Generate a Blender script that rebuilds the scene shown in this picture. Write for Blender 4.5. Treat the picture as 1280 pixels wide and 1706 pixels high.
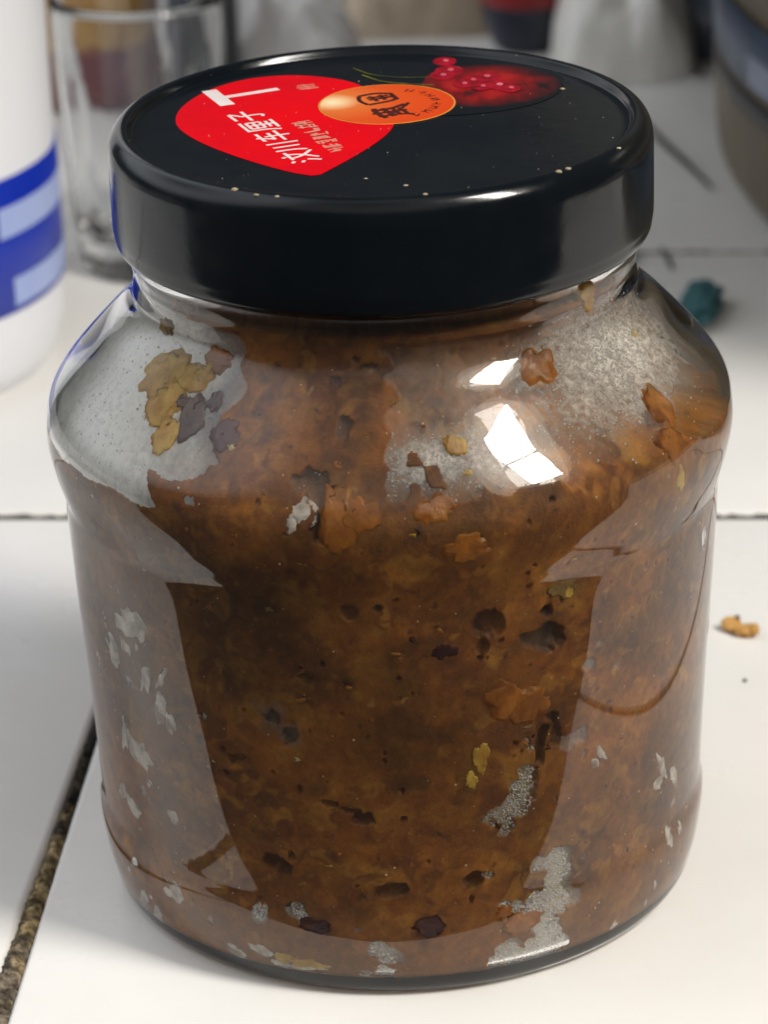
import bpy, bmesh, math, random
import numpy as np
from mathutils import Matrix, Vector

for o in list(bpy.data.objects):
    bpy.data.objects.remove(o, do_unlink=True)
SC = bpy.context.scene
COL = SC.collection
R = math.radians

# ------------------------------------------------------------------ camera
cam_d = bpy.data.cameras.new('camera')
cam = bpy.data.objects.new('camera', cam_d)
COL.objects.link(cam)
SC.camera = cam
PITCH, ROLL = 0.4076, 0.0328
fw = Vector((0, math.cos(PITCH), -math.sin(PITCH)))
up = Vector((0, math.sin(PITCH), math.cos(PITCH)))
rt = Vector((1, 0, 0))
rt2 = rt * math.cos(ROLL) - up * math.sin(ROLL)
up2 = rt * math.sin(ROLL) + up * math.cos(ROLL)
m = Matrix((( rt2.x, up2.x, -fw.x, 0.0), (rt2.y, up2.y, -fw.y, -0.5), (rt2.z, up2.z, -fw.z, 0.2761), (0, 0, 0, 1)))
cam.matrix_world = m
cam_d.sensor_fit = 'VERTICAL'
cam_d.sensor_height = 24.0
cam_d.lens = 5760.19 / 1706 * 24.0
cam_d.shift_x = -14.64 / 1706
cam_d.clip_start = 0.01
cam_d.clip_end = 50
cam_d.dof.use_dof = True
cam_d.dof.focus_distance = 0.512
cam_d.dof.aperture_fstop = 19.0

# ------------------------------------------------------------------ world (dim room light)
W = bpy.data.worlds.new('World')
SC.world = W
W.use_nodes = True
W.node_tree.nodes['Background'].inputs['Color'].default_value = (0.95, 0.97, 1.0, 1)
W.node_tree.nodes['Background'].inputs['Strength'].default_value = 0.038

# ------------------------------------------------------------------ lamps (windows of the room and an added overhead fill)
def area(name, loc, target, sx, sy, watts, col):
    d = bpy.data.lights.new(name, 'AREA')
    d.shape = 'RECTANGLE'; d.size = sx; d.size_y = sy; d.energy = watts; d.color = col
    o = bpy.data.objects.new(name, d)
    COL.objects.link(o)
    o.location = loc
    o.rotation_euler = (Vector(target) - Vector(loc)).to_track_quat('-Z', 'Y').to_euler()
    return o
KEYAZ, KEYEL, KEYD = R(56), R(44), 1.05
kd = Vector((math.sin(KEYAZ) * math.cos(KEYEL), -math.cos(KEYAZ) * math.cos(KEYEL), math.sin(KEYEL)))
kside = Vector((math.cos(KEYAZ), math.sin(KEYAZ), 0))
kup = kside.cross(kd) * -1 if (kside.cross(kd)).z < 0 else kside.cross(kd)
kc = kd * KEYD + Vector((0, 0, 0.06))
area('window_light_upper', kc + kup * 0.165, (0, 0, 0.06), 0.19, 0.15, 3.3, (1.0, 0.98, 0.95))
area('window_light_lower', kc - kup * 0.055, (0, 0, 0.06), 0.19, 0.26, 5.8, (1.0, 0.955, 0.885))
def soft(name, loc, target, w, hgt, watts, col, steps=10):
    """nested lamps for the window light and the added overhead fill: brightest in the middle, fading outwards"""
    fr = [(k + 1) / steps for k in range(steps)]
    wt = [f * f * (math.sin(math.pi * min(f, 0.97)) + 0.02) for f in fr]     # small steps at the outside: a soft edge
    for f, w_ in zip(fr, wt):
        o = area(name, loc, target, w * f, hgt * f, watts * w_ / sum(wt), col)
        o.data.shape = 'ELLIPSE'
soft('window_glow', kc + kup * 0.02 - kside * 0.02, (0, 0, 0.06), 0.62, 0.80, 2.4, (1.0, 0.90, 0.76), 4)
saz, sel = R(-105), R(41)
sd = Vector((math.sin(saz) * math.cos(sel), -math.cos(saz) * math.cos(sel), math.sin(sel)))
soft('window_light_side', sd * 1.0, (-0.04, 0.03, 0), 2.1, 1.6, 15.5, (0.91, 0.95, 1.0))
soft('overhead_fill', (0.0, -1.0, 1.8), (0, 0.0, 0), 4.6, 3.8, 23.0, (1.0, 0.97, 0.93))  # added soft fill from overhead, no such lamp is seen

# ------------------------------------------------------------------ render settings
SC.view_settings.view_transform = 'Standard'
SC.view_settings.look = 'None'
SC.view_settings.exposure = 0.27
SC.view_settings.gamma = 1.0
SC.view_settings.use_curve_mapping = False
SC.cycles.use_denoising = True
SC.cycles.max_bounces = 14
SC.cycles.transmission_bounces = 12
SC.cycles.transparent_max_bounces = 16
SC.cycles.caustics_refractive = True
SC.cycles.caustics_reflective = True
SC.cycles.blur_glossy = 0.5
SC.cycles.sample_clamp_indirect = 8.0

# ------------------------------------------------------------------ helpers
rng = np.random.default_rng(7)
random.seed(7)

def hash3(ix, iy, iz, seed):
    h = (ix * 374761393 + iy * 668265263 + iz * 2147483647 + seed * 974634777) & 0xFFFFFFFF
    h = ((h ^ (h >> 13)) * 1274126177) & 0xFFFFFFFF
    h = ((h ^ (h >> 16)) * 2246822519) & 0xFFFFFFFF
    return ((h ^ (h >> 15)) & 0xFFFFFF) / float(0xFFFFFF)

def vnoise(p, scale, seed=0):
    q = np.asarray(p, float) * scale + 1000.0
    i = np.floor(q).astype(np.int64); f = q - i
    f = f * f * (3 - 2 * f)
    out = 0.0
    for dx in (0, 1):
        for dy in (0, 1):
            for dz in (0, 1):
                w = (f[..., 0] if dx else 1 - f[..., 0]) * (f[..., 1] if dy else 1 - f[..., 1]) * (f[..., 2] if dz else 1 - f[..., 2])
                out = out + w * hash3(i[..., 0] + dx, i[..., 1] + dy, i[..., 2] + dz, seed)
    return out

def fbm(p, scale, octv=3, seed=0):
    a, s, t = 1.0, 0.0, 0.0
    for k in range(octv):
        s = s + a * vnoise(p, scale * 2.03 ** k, seed + 17 * k); t += a; a *= 0.55
    return s / t

def worley(p, scale, seed=0):
    """nearest and second distance, and a random number per cell"""
    q = np.asarray(p, float) * scale + 500.0
    i = np.floor(q).astype(np.int64); f = q - i
    d1 = np.full(q.shape[:-1], 9.0); d2 = d1.copy(); cid = np.zeros_like(d1)
    for dx in (-1, 0, 1):
        for dy in (-1, 0, 1):
            for dz in (-1, 0, 1):
                a, b_, c = i[..., 0] + dx, i[..., 1] + dy, i[..., 2] + dz
                ox, oy, oz = hash3(a, b_, c, seed), hash3(a, b_, c, seed + 1), hash3(a, b_, c, seed + 2)
                d = np.sqrt((dx + ox - f[..., 0]) ** 2 + (dy + oy - f[..., 1]) ** 2 + (dz + oz - f[..., 2]) ** 2)
                nn = hash3(a, b_, c, seed + 3)
                n1 = d < d1
                d2 = np.where(n1, d1, np.minimum(d2, d)); cid = np.where(n1, nn, cid); d1 = np.where(n1, d, d1)
    return d1, d2, cid

def sstep(a, b, x):
    t = np.clip((x - a) / (b - a), 0, 1)
    return t * t * (3 - 2 * t)

def mesh_obj(name, verts, faces, mat, parent=None, smooth=True, col=None, uvw=None):
    me = bpy.data.meshes.new(name)
    verts = np.asarray(verts, np.float32)
    if isinstance(faces, np.ndarray):
        n, k = faces.shape
        me.vertices.add(len(verts)); me.vertices.foreach_set('co', verts.ravel())
        me.loops.add(n * k); me.loops.foreach_set('vertex_index', faces.astype(np.int32).ravel())
        me.polygons.add(n)
        me.polygons.foreach_set('loop_start', np.arange(0, n * k, k, dtype=np.int32))
        me.update(calc_edges=True)
    else:
        me.from_pydata([tuple(v) for v in verts.tolist()], [], faces)
    if smooth:
        me.polygons.foreach_set('use_smooth', np.ones(len(me.polygons), bool))
    if col is not None:
        at = me.color_attributes.new('albedo', 'FLOAT_COLOR', 'POINT')
        c = np.ones((len(verts), 4), np.float32); c[:, :3] = col
        at.data.foreach_set('color', c.ravel())
    me.validate()
    o = bpy.data.objects.new(name, me)
    COL.objects.link(o)
    if mat is not None:
        me.materials.append(mat)
    if parent is not None:
        o.parent = parent
    return o

def tag(o, label, cat, group=None):
    o['label'] = label; o['category'] = cat
    if group: o['group'] = group
    return o

def crom(pts, n):
    """Catmull-Rom through a list of 2-D points, n steps each."""
    P = np.array(pts, float)
    P = np.vstack([2 * P[0] - P[1], P, 2 * P[-1] - P[-2]])
    out = []
    for i in range(1, len(P) - 2):
        for t in np.linspace(0, 1, n, endpoint=False):
            a, b, c, d = P[i - 1], P[i], P[i + 1], P[i + 2]
            out.append(0.5 * ((2 * b) + (-a + c) * t + (2 * a - 5 * b + 4 * c - d) * t * t + (-a + 3 * b - 3 * c + d) * t ** 3))
    out.append(P[-2])
    return np.array(out)

def lathe(name, prof, segs, mat, parent=None, wob=None, center=(0, 0), col=None):
    """surface of revolution from [(r,z)...]; poles (r=0) closed with fans."""
    prof = [tuple(p) for p in prof]
    V, rows = [], []
    th = np.linspace(0, 2 * np.pi, segs, endpoint=False)
    for r, z in prof:
        if r < 1e-7:
            rows.append([len(V)]); V.append((center[0], center[1], z))
        else:
            b = len(V)
            for t in th:
                rr, zz = (r, z) if wob is None else wob(r, z, t)
                V.append((center[0] + rr * math.sin(t), center[1] - rr * math.cos(t), zz))
            rows.append(list(range(b, b + segs)))
    F = []
    for a, b in zip(rows[:-1], rows[1:]):
        for k in range(segs):
            k2 = (k + 1) % segs
            if len(a) == 1 and len(b) == 1: continue
            if len(a) == 1: F.append((a[0], b[k2], b[k]))
            elif len(b) == 1: F.append((a[k], a[k2], b[0]))
            else: F.append((a[k], a[k2], b[k2], b[k]))
    return mesh_obj(name, V, F, mat, parent)

def nodes(name):
    M = bpy.data.materials.new(name); M.use_nodes = True
    nt = M.node_tree; nt.nodes.clear()
    out = nt.nodes.new('ShaderNodeOutputMaterial')
    return M, nt, out

def N(nt, kind, **kw):
    n = nt.nodes.new(kind)
    for k, v in kw.items():
        if k in n.inputs: n.inputs[k].default_value = v
        else: setattr(n, k, v)
    return n

def ramp(nt, fac, stops):
    r = nt.nodes.new('ShaderNodeValToRGB')
    while len(r.color_ramp.elements) < len(stops): r.color_ramp.elements.new(0.5)
    for e, (p, c) in zip(r.color_ramp.elements, stops):
        e.position = p; e.color = (*c, 1)
    nt.links.new(fac, r.inputs['Fac'])
    return r.outputs['Color']

def basic(name, c1, c2=None, scale=60, rough=0.5, bump=0.0, spec=0.5, bscale=None, rough2=None, sss=0.0, trans=0.0, metal=0.0, detail=5, contrast=(0.35, 0.65)):
    M, nt, out = nodes(name)
    P = N(nt, 'ShaderNodeBsdfPrincipled')
    P.inputs['Roughness'].default_value = rough
    P.inputs['Specular IOR Level'].default_value = spec
    P.inputs['Metallic'].default_value = metal
    tc = N(nt, 'ShaderNodeTexCoord')
    no = N(nt, 'ShaderNodeTexNoise', Scale=scale, Detail=detail, Roughness=0.6)
    nt.links.new(tc.outputs['Object'], no.inputs['Vector'])
    if c2 is None: c2 = tuple(x * 0.85 for x in c1)
    nt.links.new(ramp(nt, no.outputs['Fac'], [(contrast[0], c1), (contrast[1], c2)]), P.inputs['Base Color'])
    if rough2 is not None:
        mr = N(nt, 'ShaderNodeMapRange'); mr.inputs['To Min'].default_value = rough; mr.inputs['To Max'].default_value = rough2
        mr.inputs['From Min'].default_value = 0.3; mr.inputs['From Max'].default_value = 0.7
        nt.links.new(no.outputs['Fac'], mr.inputs['Value']); nt.links.new(mr.outputs['Result'], P.inputs['Roughness'])
    if bump:
        nb = N(nt, 'ShaderNodeTexNoise', Scale=bscale or scale * 3, Detail=4)
        nt.links.new(tc.outputs['Object'], nb.inputs['Vector'])
        b = N(nt, 'ShaderNodeBump', Strength=bump, Distance=0.001)
        nt.links.new(nb.outputs['Fac'], b.inputs['Height']); nt.links.new(b.outputs['Normal'], P.inputs['Normal'])
    if sss:
        P.inputs['Subsurface Weight'].default_value = sss
        P.inputs['Subsurface Radius'].default_value = (1.0, 0.45, 0.2)
        P.inputs['Subsurface Scale'].default_value = 0.0025
    if trans:
        P.inputs['Transmission Weight'].default_value = trans
    nt.links.new(P.outputs['BSDF'], out.inputs['Surface'])
    return M

# ------------------------------------------------------------------ materials
M_TILE = basic('glazed_tile', (0.87, 0.86, 0.835), (0.81, 0.795, 0.76), scale=14, rough=0.22, rough2=0.42, spec=0.4, bump=0.04, bscale=40)
M_GROUTD = None
def grout_mat():
    M, nt, out = nodes('dirty_grout')
    P = N(nt, 'ShaderNodeBsdfPrincipled'); P.inputs['Roughness'].default_value = 0.8
    P.inputs['Specular IOR Level'].default_value = 0.2
    at = N(nt, 'ShaderNodeVertexColor', layer_name='albedo')
    tc = N(nt, 'ShaderNodeTexCoord')
    no = N(nt, 'ShaderNodeTexNoise', Scale=900, Detail=4)
    nt.links.new(tc.outputs['Object'], no.inputs['Vector'])
    mx = N(nt, 'ShaderNodeMix', data_type='RGBA', blend_type='MULTIPLY')
    mx.inputs['Factor'].default_value = 1.0
    nt.links.new(at.outputs['Color'], mx.inputs['A'])
    nt.links.new(ramp(nt, no.outputs['Fac'], [(0.35, (0.35, 0.33, 0.3)), (0.65, (1.3, 1.3, 1.3))]), mx.inputs['B'])
    nt.links.new(mx.outputs['Result'], P.inputs['Base Color'])
    nt.links.new(P.outputs['BSDF'], out.inputs['Surface'])
    return M
M_GROUT = grout_mat()

def glass_mat(name, ior=1.5, tint=(1, 1, 1), rough=0.0):
    M, nt, out = nodes(name)
    P = N(nt, 'ShaderNodeBsdfPrincipled')
    P.inputs['Base Color'].default_value = (*tint, 1)
    P.inputs['Roughness'].default_value = rough
    P.inputs['IOR'].default_value = ior
    P.inputs['Transmission Weight'].default_value = 1.0
    tc = N(nt, 'ShaderNodeTexCoord')
    nb = N(nt, 'ShaderNodeTexNoise', Scale=45, Detail=2)
    nt.links.new(tc.outputs['Object'], nb.inputs['Vector'])
    b = N(nt, 'ShaderNodeBump', Strength=0.018, Distance=0.002)
    nt.links.new(nb.outputs['Fac'], b.inputs['Height']); nt.links.new(b.outputs['Normal'], P.inputs['Normal'])
    nt.links.new(P.outputs['BSDF'], out.inputs['Surface'])
    return M
M_GLASS = glass_mat('jar_glass', 1.55, (0.975, 0.985, 0.98))
M_GLASS2 = glass_mat('tumbler_glass', 1.48, (0.98, 0.985, 0.98))

def sauce_mat():
    M, nt, out = nodes('chunky_sauce')
    P = N(nt, 'ShaderNodeBsdfPrincipled')
    P.inputs['Roughness'].default_value = 0.38
    P.inputs['Specular IOR Level'].default_value = 0.5
    at = N(nt, 'ShaderNodeVertexColor', layer_name='albedo')
    tc = N(nt, 'ShaderNodeTexCoord')
    no = N(nt, 'ShaderNodeTexNoise', Scale=560, Detail=7, Roughness=0.75)
    nt.links.new(tc.outputs['Object'], no.inputs['Vector'])
    mx = N(nt, 'ShaderNodeMix', data_type='RGBA', blend_type='MULTIPLY'); mx.inputs['Factor'].default_value = 1.0
    nt.links.new(at.outputs['Color'], mx.inputs['A'])
    nt.links.new(ramp(nt, no.outputs['Fac'], [(0.32, (0.76, 0.71, 0.68)), (0.5, (1, 1, 1)), (0.70, (1.28, 1.28, 1.22))]), mx.inputs['B'])
    # small dark skins and pale grains
    vo = N(nt, 'ShaderNodeTexVoronoi', Scale=520); vo.inputs['Randomness'].default_value = 1
    nd = N(nt, 'ShaderNodeTexNoise', Scale=300, Detail=2)
    nt.links.new(tc.outputs['Object'], nd.inputs['Vector'])
    mv = N(nt, 'ShaderNodeMix', data_type='VECTOR'); mv.inputs['Factor'].default_value = 0.004
    nt.links.new(tc.outputs['Object'], mv.inputs['A']); nt.links.new(nd.outputs['Color'], mv.inputs['B'])
    nt.links.new(mv.outputs['Result'], vo.inputs['Vector'])
    sep = N(nt, 'ShaderNodeSeparateColor'); nt.links.new(vo.outputs['Color'], sep.inputs['Color'])
    def spot(chan, thr, rad):
        a = N(nt, 'ShaderNodeMath', operation='GREATER_THAN'); a.inputs[1].default_value = thr
        nt.links.new(sep.outputs[chan], a.inputs[0])
        b = N(nt, 'ShaderNodeMapRange'); b.inputs['From Min'].default_value = rad; b.inputs['From Max'].default_value = rad * 0.15; b.inputs['To Max'].default_value = 0.75
        nt.links.new(vo.outputs['Distance'], b.inputs['Value'])
        c = N(nt, 'ShaderNodeMath', operation='MULTIPLY'); nt.links.new(a.outputs[0], c.inputs[0]); nt.links.new(b.outputs['Result'], c.inputs[1])
        return c.outputs[0]
    prev = mx.outputs['Result']
    for chan, thr, rad, colr in (('Red', 0.91, 0.36, (0.060, 0.022, 0.014)), ('Green', 0.95, 0.30, (0.46, 0.25, 0.07)), ('Blue', 0.90, 0.42, (0.30, 0.12, 0.018))):
        m2 = N(nt, 'ShaderNodeMix', data_type='RGBA')
        m2.inputs['B'].default_value = (*colr, 1)
        nt.links.new(spot(chan, thr, rad), m2.inputs['Factor']); nt.links.new(prev, m2.inputs['A'])
        prev = m2.outputs['Result']
    nt.links.new(prev, P.inputs['Base Color'])
    P.inputs['Subsurface Weight'].default_value = 0.4
    P.inputs['Subsurface Radius'].default_value = (1.0, 0.4, 0.15)
    P.inputs['Subsurface Scale'].default_value = 0.0015
    b = N(nt, 'ShaderNodeBump', Strength=0.6, Distance=0.0006)
    nt.links.new(no.outputs['Fac'], b.inputs['Height']); nt.links.new(b.outputs['Normal'], P.inputs['Normal'])
    nt.links.new(P.outputs['BSDF'], out.inputs['Surface'])
    return M
M_SAUCE = sauce_mat()

def chunk_mat(name, c1, c2, c3):
    M = basic(name, c1, c2, scale=260, rough=0.3, bump=0.35, bscale=600, sss=0.5, contrast=(0.36, 0.64))
    return M
CH = dict(
    yellow=chunk_mat('yellow_fruit', (0.78, 0.50, 0.085), (0.48, 0.24, 0.03), 0),
    amber=chunk_mat('amber_fruit', (0.50, 0.19, 0.022), (0.27, 0.090, 0.013), 0),
    plum=chunk_mat('plum_skin', (0.055, 0.018, 0.018), (0.10, 0.03, 0.02), 0),
    purple=chunk_mat('purple_skin', (0.085, 0.050, 0.045), (0.15, 0.085, 0.06), 0),
    violet=chunk_mat('violet_skin', (0.10, 0.04, 0.04), (0.16, 0.07, 0.05), 0),
    olive=chunk_mat('olive_fruit', (0.34, 0.22, 0.06), (0.22, 0.12, 0.03), 0),
    seed=chunk_mat('pale_seed', (0.75, 0.6, 0.32), (0.6, 0.42, 0.18), 0))
M_FLECK = basic('pale_film', (0.95, 0.90, 0.80), (0.84, 0.76, 0.64), scale=500, rough=0.25, bump=0.4, bscale=1600)
def thin_out(M, lo, hi, scale):
    """let some of what is behind show through, unevenly"""
    nt = M.node_tree; out = next(n for n in nt.nodes if n.type == 'OUTPUT_MATERIAL'); src = out.inputs['Surface'].links[0].from_socket
    tr = N(nt, 'ShaderNodeBsdfTransparent'); mx = N(nt, 'ShaderNodeMixShader'); tc = N(nt, 'ShaderNodeTexCoord')
    no = N(nt, 'ShaderNodeTexNoise', Scale=scale, Detail=3); nt.links.new(tc.outputs['Object'], no.inputs['Vector'])
    mr = N(nt, 'ShaderNodeMapRange'); mr.inputs['From Min'].default_value = 0.35; mr.inputs['From Max'].default_value = 0.62
    mr.inputs['To Min'].default_value = lo; mr.inputs['To Max'].default_value = hi
    nt.links.new(no.outputs['Fac'], mr.inputs['Value']); nt.links.new(mr.outputs['Result'], mx.inputs['Fac'])
    nt.links.new(tr.outputs[0], mx.inputs[1]); nt.links.new(src, mx.inputs[2]); nt.links.new(mx.outputs[0], out.inputs['Surface'])
thin_out(M_FLECK, 0.30, 0.95, 380)

def bubble_mat():
    M, nt, out = nodes('foam_bubble')
    tr = N(nt, 'ShaderNodeBsdfTransparent')
    gl = N(nt, 'ShaderNodeBsdfGlossy', Roughness=0.04); gl.inputs['Color'].default_value = (1, 0.98, 0.95, 1)
    di = N(nt, 'ShaderNodeBsdfDiffuse'); di.inputs['Color'].default_value = (0.93, 0.88, 0.80, 1)
    fr = N(nt, 'ShaderNodeLayerWeight', Blend=0.45)
    m1 = N(nt, 'ShaderNodeMixShader', Fac=0.6); nt.links.new(tr.outputs[0], m1.inputs[1]); nt.links.new(di.outputs[0], m1.inputs[2])
    m2 = N(nt, 'ShaderNodeMixShader'); fm = N(nt, 'ShaderNodeMath', operation='MULTIPLY'); fm.inputs[1].default_value = 0.62; nt.links.new(fr.outputs['Facing'], fm.inputs[0]); nt.links.new(fm.outputs[0], m2.inputs['Fac'])
    nt.links.new(m1.outputs[0], m2.inputs[1]); nt.links.new(gl.outputs[0], m2.inputs[2])
    nt.links.new(m2.outputs[0], out.inputs['Surface'])
    return M
M_BUBBLE = bubble_mat()

def fog_mat(name, lo, hi):
    M, nt, out = nodes(name)
    tr = N(nt, 'ShaderNodeBsdfTransparent')
    di = N(nt, 'ShaderNodeBsdfDiffuse'); di.inputs['Color'].default_value = (0.95, 0.905, 0.82, 1)
    tl = N(nt, 'ShaderNodeBsdfTranslucent'); tl.inputs['Color'].default_value = (0.95, 0.905, 0.82, 1)
    mm = N(nt, 'ShaderNodeMixShader', Fac=0.15); nt.links.new(di.outputs[0], mm.inputs[1]); nt.links.new(tl.outputs[0], mm.inputs[2])
    at = N(nt, 'ShaderNodeVertexColor', layer_name='albedo')
    tc = N(nt, 'ShaderNodeTexCoord')
    no = N(nt, 'ShaderNodeTexNoise', Scale=900, Detail=3, Roughness=0.7); nt.links.new(tc.outputs['Object'], no.inputs['Vector'])
    mr = N(nt, 'ShaderNodeMapRange'); mr.inputs['From Min'].default_value = 0.3; mr.inputs['From Max'].default_value = 0.7
    mr.inputs['To Min'].default_value = lo; mr.inputs['To Max'].default_value = hi
    nt.links.new(no.outputs['Fac'], mr.inputs['Value'])
    mu = N(nt, 'ShaderNodeMath', operation='MULTIPLY', use_clamp=True)
    sp = N(nt, 'ShaderNodeSeparateColor'); nt.links.new(at.outputs['Color'], sp.inputs['Color'])
    nt.links.new(sp.outputs['Red'], mu.inputs[0]); nt.links.new(mr.outputs['Result'], mu.inputs[1])
    m2 = N(nt, 'ShaderNodeMixShader'); nt.links.new(mu.outputs[0], m2.inputs['Fac'])
    nt.links.new(tr.outputs[0], m2.inputs[1]); nt.links.new(mm.outputs[0], m2.inputs[2])
    nt.links.new(m2.outputs[0], out.inputs['Surface'])
    return M
M_FOG = fog_mat('condensation', 0.40, 1.5)
M_FOG_SMOOTH = fog_mat('fine_condensation', 0.8, 1.25)

M_LID = basic('black_lacquer', (0.0026, 0.0042, 0.0060), (0.0045, 0.0062, 0.0080), scale=60, rough=0.06, rough2=0.27, spec=0.42, detail=9, bump=0.03, bscale=300)
M_RED = basic('red_print', (0.74, 0.001, 0.006), (0.62, 0.001, 0.010), scale=70, rough=0.35, spec=0.12)
M_ORANGE = None
M_WHITEINK = basic('white_ink', (0.80, 0.74, 0.72), (0.72, 0.62, 0.60), scale=200, rough=0.4, spec=0.3)
M_PINKINK = basic('pink_ink', (0.62, 0.20, 0.15), (0.70, 0.30, 0.22), scale=300, rough=0.4, spec=0.3)
M_BLACKINK = basic('black_ink', (0.035, 0.008, 0.006), (0.07, 0.012, 0.008), scale=400, rough=0.4, spec=0.3)

# ------------------------------------------------------------------ the tiled counter
YAW = R(-4.6)
cy, sy_ = math.cos(YAW), math.sin(YAW)
def g2w(a, b):  # counter grid -> world
    return (a * cy - b * sy_, a * sy_ + b * cy)

counter = mesh_obj('counter', *(lambda: (lambda vs: (vs, [(0, 1, 2, 3), (4, 7, 6, 5), (0, 4, 5, 1), (1, 5, 6, 2), (2, 6, 7, 3), (3, 7, 4, 0)]))(
    [(*g2w(a, b), z) for z in (-0.0085, -0.06) for a, b in ((-0.7, -0.064), (0.7, -0.064), (0.7, 0.9), (-0.7, 0.9))]))(),
    basic('mortar', (0.30, 0.28, 0.24), (0.2, 0.18, 0.15), scale=80, rough=0.9), smooth=False)
counter['kind'] = 'structure'

def tile(corners, z0=-0.0083, z1=0.0):
    """bevelled glazed tile from four grid corners (counter-clockwise); z1 = face height"""
    bm = bmesh.new()
    nc = len(corners)
    bot, top = [], []
    for a, b in corners:
        x, y = g2w(a, b)
        bot.append(bm.verts.new((x, y, z0))); top.append(bm.verts.new((x, y, z1)))
    bm.faces.new(top); bm.faces.new(list(reversed(bot)))
    for k in range(nc):
        bm.faces.new((bot[k], bot[(k + 1) % nc], top[(k + 1) % nc], top[k]))
    bmesh.ops.recalc_face_normals(bm, faces=bm.faces)
    es = [e for e in bm.edges if all(v.co.z > z1 - 1e-6 for v in e.verts)]
    bmesh.ops.bevel(bm, geom=es, offset=0.0014, segments=4, affect='EDGES', profile=0.5)
    me = bpy.data.meshes.new('tile'); bm.to_mesh(me); bm.free()
    me.materials.append(M_TILE)
    for p in me.polygons: p.use_smooth = True
    o = bpy.data.objects.new('tile', me); COL.objects.link(o); o.parent = counter
    try: me.set_sharp_from_angle(angle=R(40))
    except Exception: pass
    return o

# grid lines (grid coordinates); the joint left of the jar opens towards the front
ROWS = [(-0.0615, 0.1362), (0.1385, 0.2970), (0.2992, 0.4580), (0.4600, 0.6200)]
def colx(k, b):
    return -0.0575 + 0.162 * k
for ri, (b0, b1) in enumerate(ROWS):
    for k in range(-3, 3):
        a0, a1 = -0.0575 + 0.162 * k, -0.0575 + 0.162 * (k + 1)
        off = 0.0 if ri == 0 else 0.004
        l0 = l1 = a0 + 0.0008 + off
        r0 = r1 = a1 - 0.0008 + off
        if ri == 0 and k == 0:
            l0, l1 = a0 + 0.0006, a0 + 0.0006
        cs = [(l0, b0), (r0, b0), (r1, b1), (l1, b1)]
        if ri == 0 and k == -1:      # left-hand tile: chipped edge, the joint opens towards the front
            cs = [(l0, b0), (a1 - 0.0034, b0), (a1 - 0.0018, 0.0), (a1 - 0.0009, 0.055), (a1 - 0.0007, b1), (l1, b1)]
        tile(cs)

def grout_strip(name, pa, pb, w0, w1, n, lvl, seed, stops, m=9):
    """rough strip of dirty grout between two grid points, widths w0..w1, colours along it from stops"""
    pa, pb = np.array(pa), np.array(pb)
    d = (pb - pa); L = np.linalg.norm(d); d /= L; nn = np.array([-d[1], d[0]])
    t = np.linspace(0, 1, n); s = np.linspace(-1, 1, m)
    T, S = np.meshgrid(t, s, indexing='ij')
    w = np.maximum(w0 + (w1 - w0) * T, 0.0019)
    base = pa + d * (T * L)[..., None]
    q3 = np.stack([base[..., 0], base[..., 1], 0 * T], -1)
    edge = 1 + 0.9 * (fbm(q3 + S[..., None] * 0.5, 420, 3, seed) - 0.45) * np.abs(S)
    P2 = base + nn * (S * w * 0.5 * edge)[..., None]
    q = np.stack([P2[..., 0], P2[..., 1], 0 * T], -1)
    h = (fbm(q, 900, 4, seed + 3) - 0.5) * 0.0020 + lvl - np.abs(S) ** 3 * 0.0012
    X, Y = P2[..., 0] * cy - P2[..., 1] * sy_, P2[..., 0] * sy_ + P2[..., 1] * cy
    V = np.stack([X, Y, h], -1).reshape(-1, 3)
    i = np.arange((n - 1) * m).reshape(n - 1, m)[:, :-1].ravel()
    F = np.stack([i, i + m, i + m + 1, i + 1], 1)
    pos = [p for p, c in stops]
    cols = np.stack([np.interp(T + 0.25 * (fbm(q, 160, 2, seed + 9) - 0.5), pos, [c[j] for p, c in stops]) for j in range(3)], -1)
    k = fbm(q, 480, 3, seed + 5)
    cols = cols * (0.30 + 1.0 * sstep(0.3, 0.7, k))[..., None]
    return mesh_obj(name, V, F, M_GROUT, counter, col=cols.reshape(-1, 3))

DK, DK2, OC, GY = (0.026, 0.020, 0.014), (0.050, 0.037, 0.025), (0.33, 0.25, 0.13), (0.17, 0.14, 0.105)
grout_strip('grout', (-0.0589, -0.0615), (-0.0564, 0.1370), 0.0046, -0.0024, 700, 0.0000, 3,
            [(0.0, GY), (0.10, GY), (0.18, OC), (0.27, OC), (0.36, DK2), (0.5, DK), (1, DK)])
grout_strip('grout', (-0.6, 0.1373), (0.6, 0.1373), 0.0030, 0.0030, 900, -0.0002, 5, [(0, (0.09, 0.075, 0.055)), (0.4, (0.14, 0.12, 0.09)), (0.55, DK2), (0.6, DK), (1, DK2)])
grout_strip('grout', (-0.6, 0.2981), (0.6, 0.2981), 0.0026, 0.0026, 700, -0.0006, 6, [(0, (0.3, 0.28, 0.25)), (0.5, (0.2, 0.18, 0.15)), (0.56, DK2), (0.575, GY), (1, GY)])
grout_strip('grout', (-0.6, 0.4590), (0.6, 0.4590), 0.0024, 0.0024, 500, -0.0008, 7, [(0, GY), (1, GY)])
for k in range(-1, 3):
    if k: grout_strip('grout', (-0.0575 + 0.162 * k, -0.0615), (-0.0575 + 0.162 * k, 0.1365), 0.0019, 0.0019, 200, -0.0006, 11 + k, [(0, GY), (1, GY)], 5)
    grout_strip('grout', (-0.0535 + 0.162 * k, 0.1380), (-0.0535 + 0.162 * k, 0.4585), 0.0019, 0.0019, 300, -0.0008, 21 + k, [(0, GY), (1, GY)], 5)

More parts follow.
